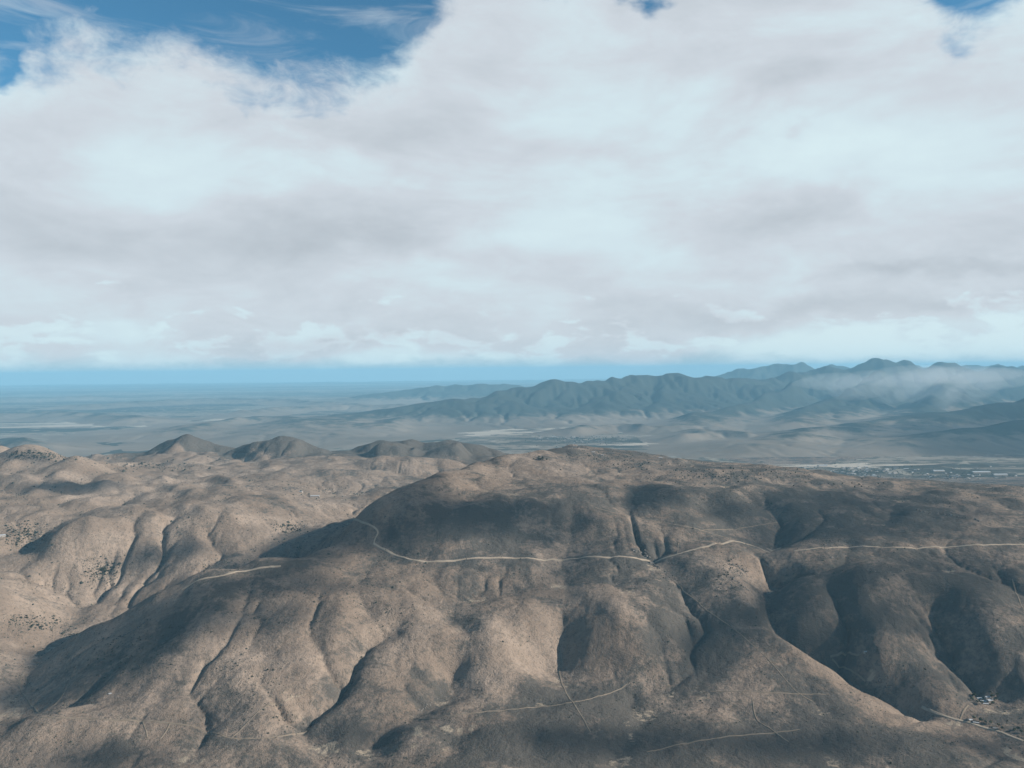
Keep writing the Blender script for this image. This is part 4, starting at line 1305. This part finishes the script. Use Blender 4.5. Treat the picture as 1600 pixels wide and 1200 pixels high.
T.n.clear()
mo = T.new('ShaderNodeOutputMaterial')
pv = T.new('ShaderNodeVolumePrincipled')
pv.inputs['Color'].default_value = (0.95, 0.95, 0.95, 1)
pv.inputs['Density'].default_value = 0.014
T.l.new(pv.outputs[0], mo.inputs['Volume'])


class ShadeClouds:
    def __init__(s, *ext, wl=420):
        s.g = Grid(*ext)
        s.t = np.zeros_like(s.g.Z)
        s.n = fbm(s.g.X, s.g.Y, wl, 5, .6, 301)

    def shade(s, h, ex, ey, amp):
        k = (CLOUD_Z - h[2]) / SUN[2]
        g = s.g
        q = ((g.X - h[0] - SUN[0] * k) / ex) ** 2 + ((g.Y - h[1] - SUN[1] * k) / ey) ** 2
        s.t = np.maximum(s.t, amp * np.clip(1.3 - q + .75 * s.n * (q > .1), 0, 1.0) * (q < 3))

    def build(s, label):
        g, th = s.g, s.t * 60
        mk = th > .4
        mk = mk[:-1, :-1] | mk[1:, :-1] | mk[:-1, 1:] | mk[1:, 1:]
        ids = np.arange(g.nx * g.ny).reshape(g.ny, g.nx)
        qd = np.stack([ids[:-1, :-1], ids[:-1, 1:], ids[1:, 1:], ids[1:, :-1]], -1)[mk]
        used, inv = np.unique(qd, return_inverse=True)
        inv = inv.reshape(qd.shape)
        tz = np.where(th.ravel()[used] > .4, th.ravel()[used], 0)
        tx, ty = g.X.ravel()[used], g.Y.ravel()[used]
        V = np.r_[np.c_[tx, ty, CLOUD_Z + tz], np.c_[tx, ty, CLOUD_Z - tz * .15]]
        o = mesh_obj('clouds', V, np.r_[inv, inv[:, ::-1] + len(used)], cm)  # added sheet out of view, its outline set by the wanted shade
        tag(o, label, kind='stuff')


near_c = ShadeClouds(2500, 11500, -1500, 5500, 30.0, wl=300)
for px, py, rx, ry, amp in SHADE:
    h = G.hit(px, py)
    if h is None:
        continue
    a_, b_ = G.hit(px, py - ry), G.hit(px, py + ry)
    ey = 300 if a_ is None or b_ is None else np.clip(abs(a_[1] - b_[1]) / 2, 60, 900)
    near_c.shade(h, rx / F_PX * h[1], ey, amp)
near_c.build('unseen clouds added overhead, shaped to shade patches of the hills')
far_c = ShadeClouds(11600, 34000, 5600, 27000, 100.0, wl=2200)
for x_, y_, ex, ey, amp in ((10000, 11600, 4600, 2600, 1.0), (7400, 10300, 2600, 1600, .6)):
    far_c.shade((x_, y_, 100.0), ex, ey, amp)
far_c.build('unseen clouds added far to the right to darken the mountains')

# thin shreds of mist trailing over the right-hand range
mm = bpy.data.materials.new('mist')
mm.use_nodes = True
T = NT(mm.node_tree)
T.n.clear()
mo = T.new('ShaderNodeOutputMaterial')
pv = T.new('ShaderNodeVolumePrincipled')
pv.inputs['Color'].default_value = (0.96, 0.97, 0.98, 1)
pv.inputs['Density'].default_value = 1.3e-4
T.l.new(pv.outputs[0], mo.inputs['Volume'])
g_ = np.random.default_rng(5)
nu, nv = 36, 18
for px, py, rx, rz_ in ((1425, 588, 75, 18), (1440, 600, 34, 30), (1470, 604, 30, 40), (1505, 586, 90, 14), (1545, 592, 60, 18), (1345, 602, 45, 24), (1400, 606, 28, 26), (1466, 625, 14, 22), (1520, 604, 30, 26), (1300, 596, 50, 14)):
    c = at_d(px, py, 16800 + g_.uniform(-700, 700))
    ex, ez, ey = rx / F_PX * c[1], rz_ / F_PX * c[1], 750
    ez = min(ez, 1100 - c[2])
    Vm, Fm = [], []
    for a in range(nv + 1):
        for b in range(nu):
            th, ph = math.pi * a / nv, 2 * math.pi * b / nu
            w_ = 1 + .4 * float(fbm(np.array(math.cos(ph) * 1.6 + px), np.array(math.sin(ph) * 1.6 + math.cos(th) * 2.0), 1.0, 3, .5, 5)) * math.sin(th)
            Vm.append((c[0] + ex * w_ * math.sin(th) * math.cos(ph) + .6 * ez * math.cos(th), c[1] + ey * math.sin(th) * math.sin(ph), c[2] + ez * math.cos(th)))
    for a in range(nv):
        for b in range(nu):
            Fm.append((a * nu + b, (a + 1) * nu + b, (a + 1) * nu + (b + 1) % nu, a * nu + (b + 1) % nu))
    tag(mesh_obj('mist', np.array(Vm), np.array(Fm), mm), 'pale shred of mist trailing over the right-hand range', kind='stuff')

# ------------------------------------------------------------------ haze
def box(name, x0, x1, y0, y1, z0, z1):
    V = [(x, y, z) for z in (z0, z1) for y in (y0, y1) for x in (x0, x1)]
    Fq = [(0, 2, 3, 1), (4, 5, 7, 6), (0, 1, 5, 4), (2, 6, 7, 3), (0, 4, 6, 2), (1, 3, 7, 5)]
    return mesh_obj(name, V, Fq, None, False)


hz = box('haze', -61000, 61000, -8000, 81000, PLAIN - 40, 1120)
tag(hz, 'thin blue haze lying over hills and valley', kind='stuff')
hm = bpy.data.materials.new('haze')
hm.use_nodes = True
T = NT(hm.node_tree)
T.n.clear()
mo = T.new('ShaderNodeOutputMaterial')
pv = T.new('ShaderNodeVolumePrincipled')
pv.inputs['Color'].default_value = (0.28, 0.58, 0.79, 1)
pv.inputs['Density'].default_value = 2.7e-5
pv.inputs['Anisotropy'].default_value = 0.0
T.l.new(pv.outputs[0], mo.inputs['Volume'])
hz.data.materials.append(hm)
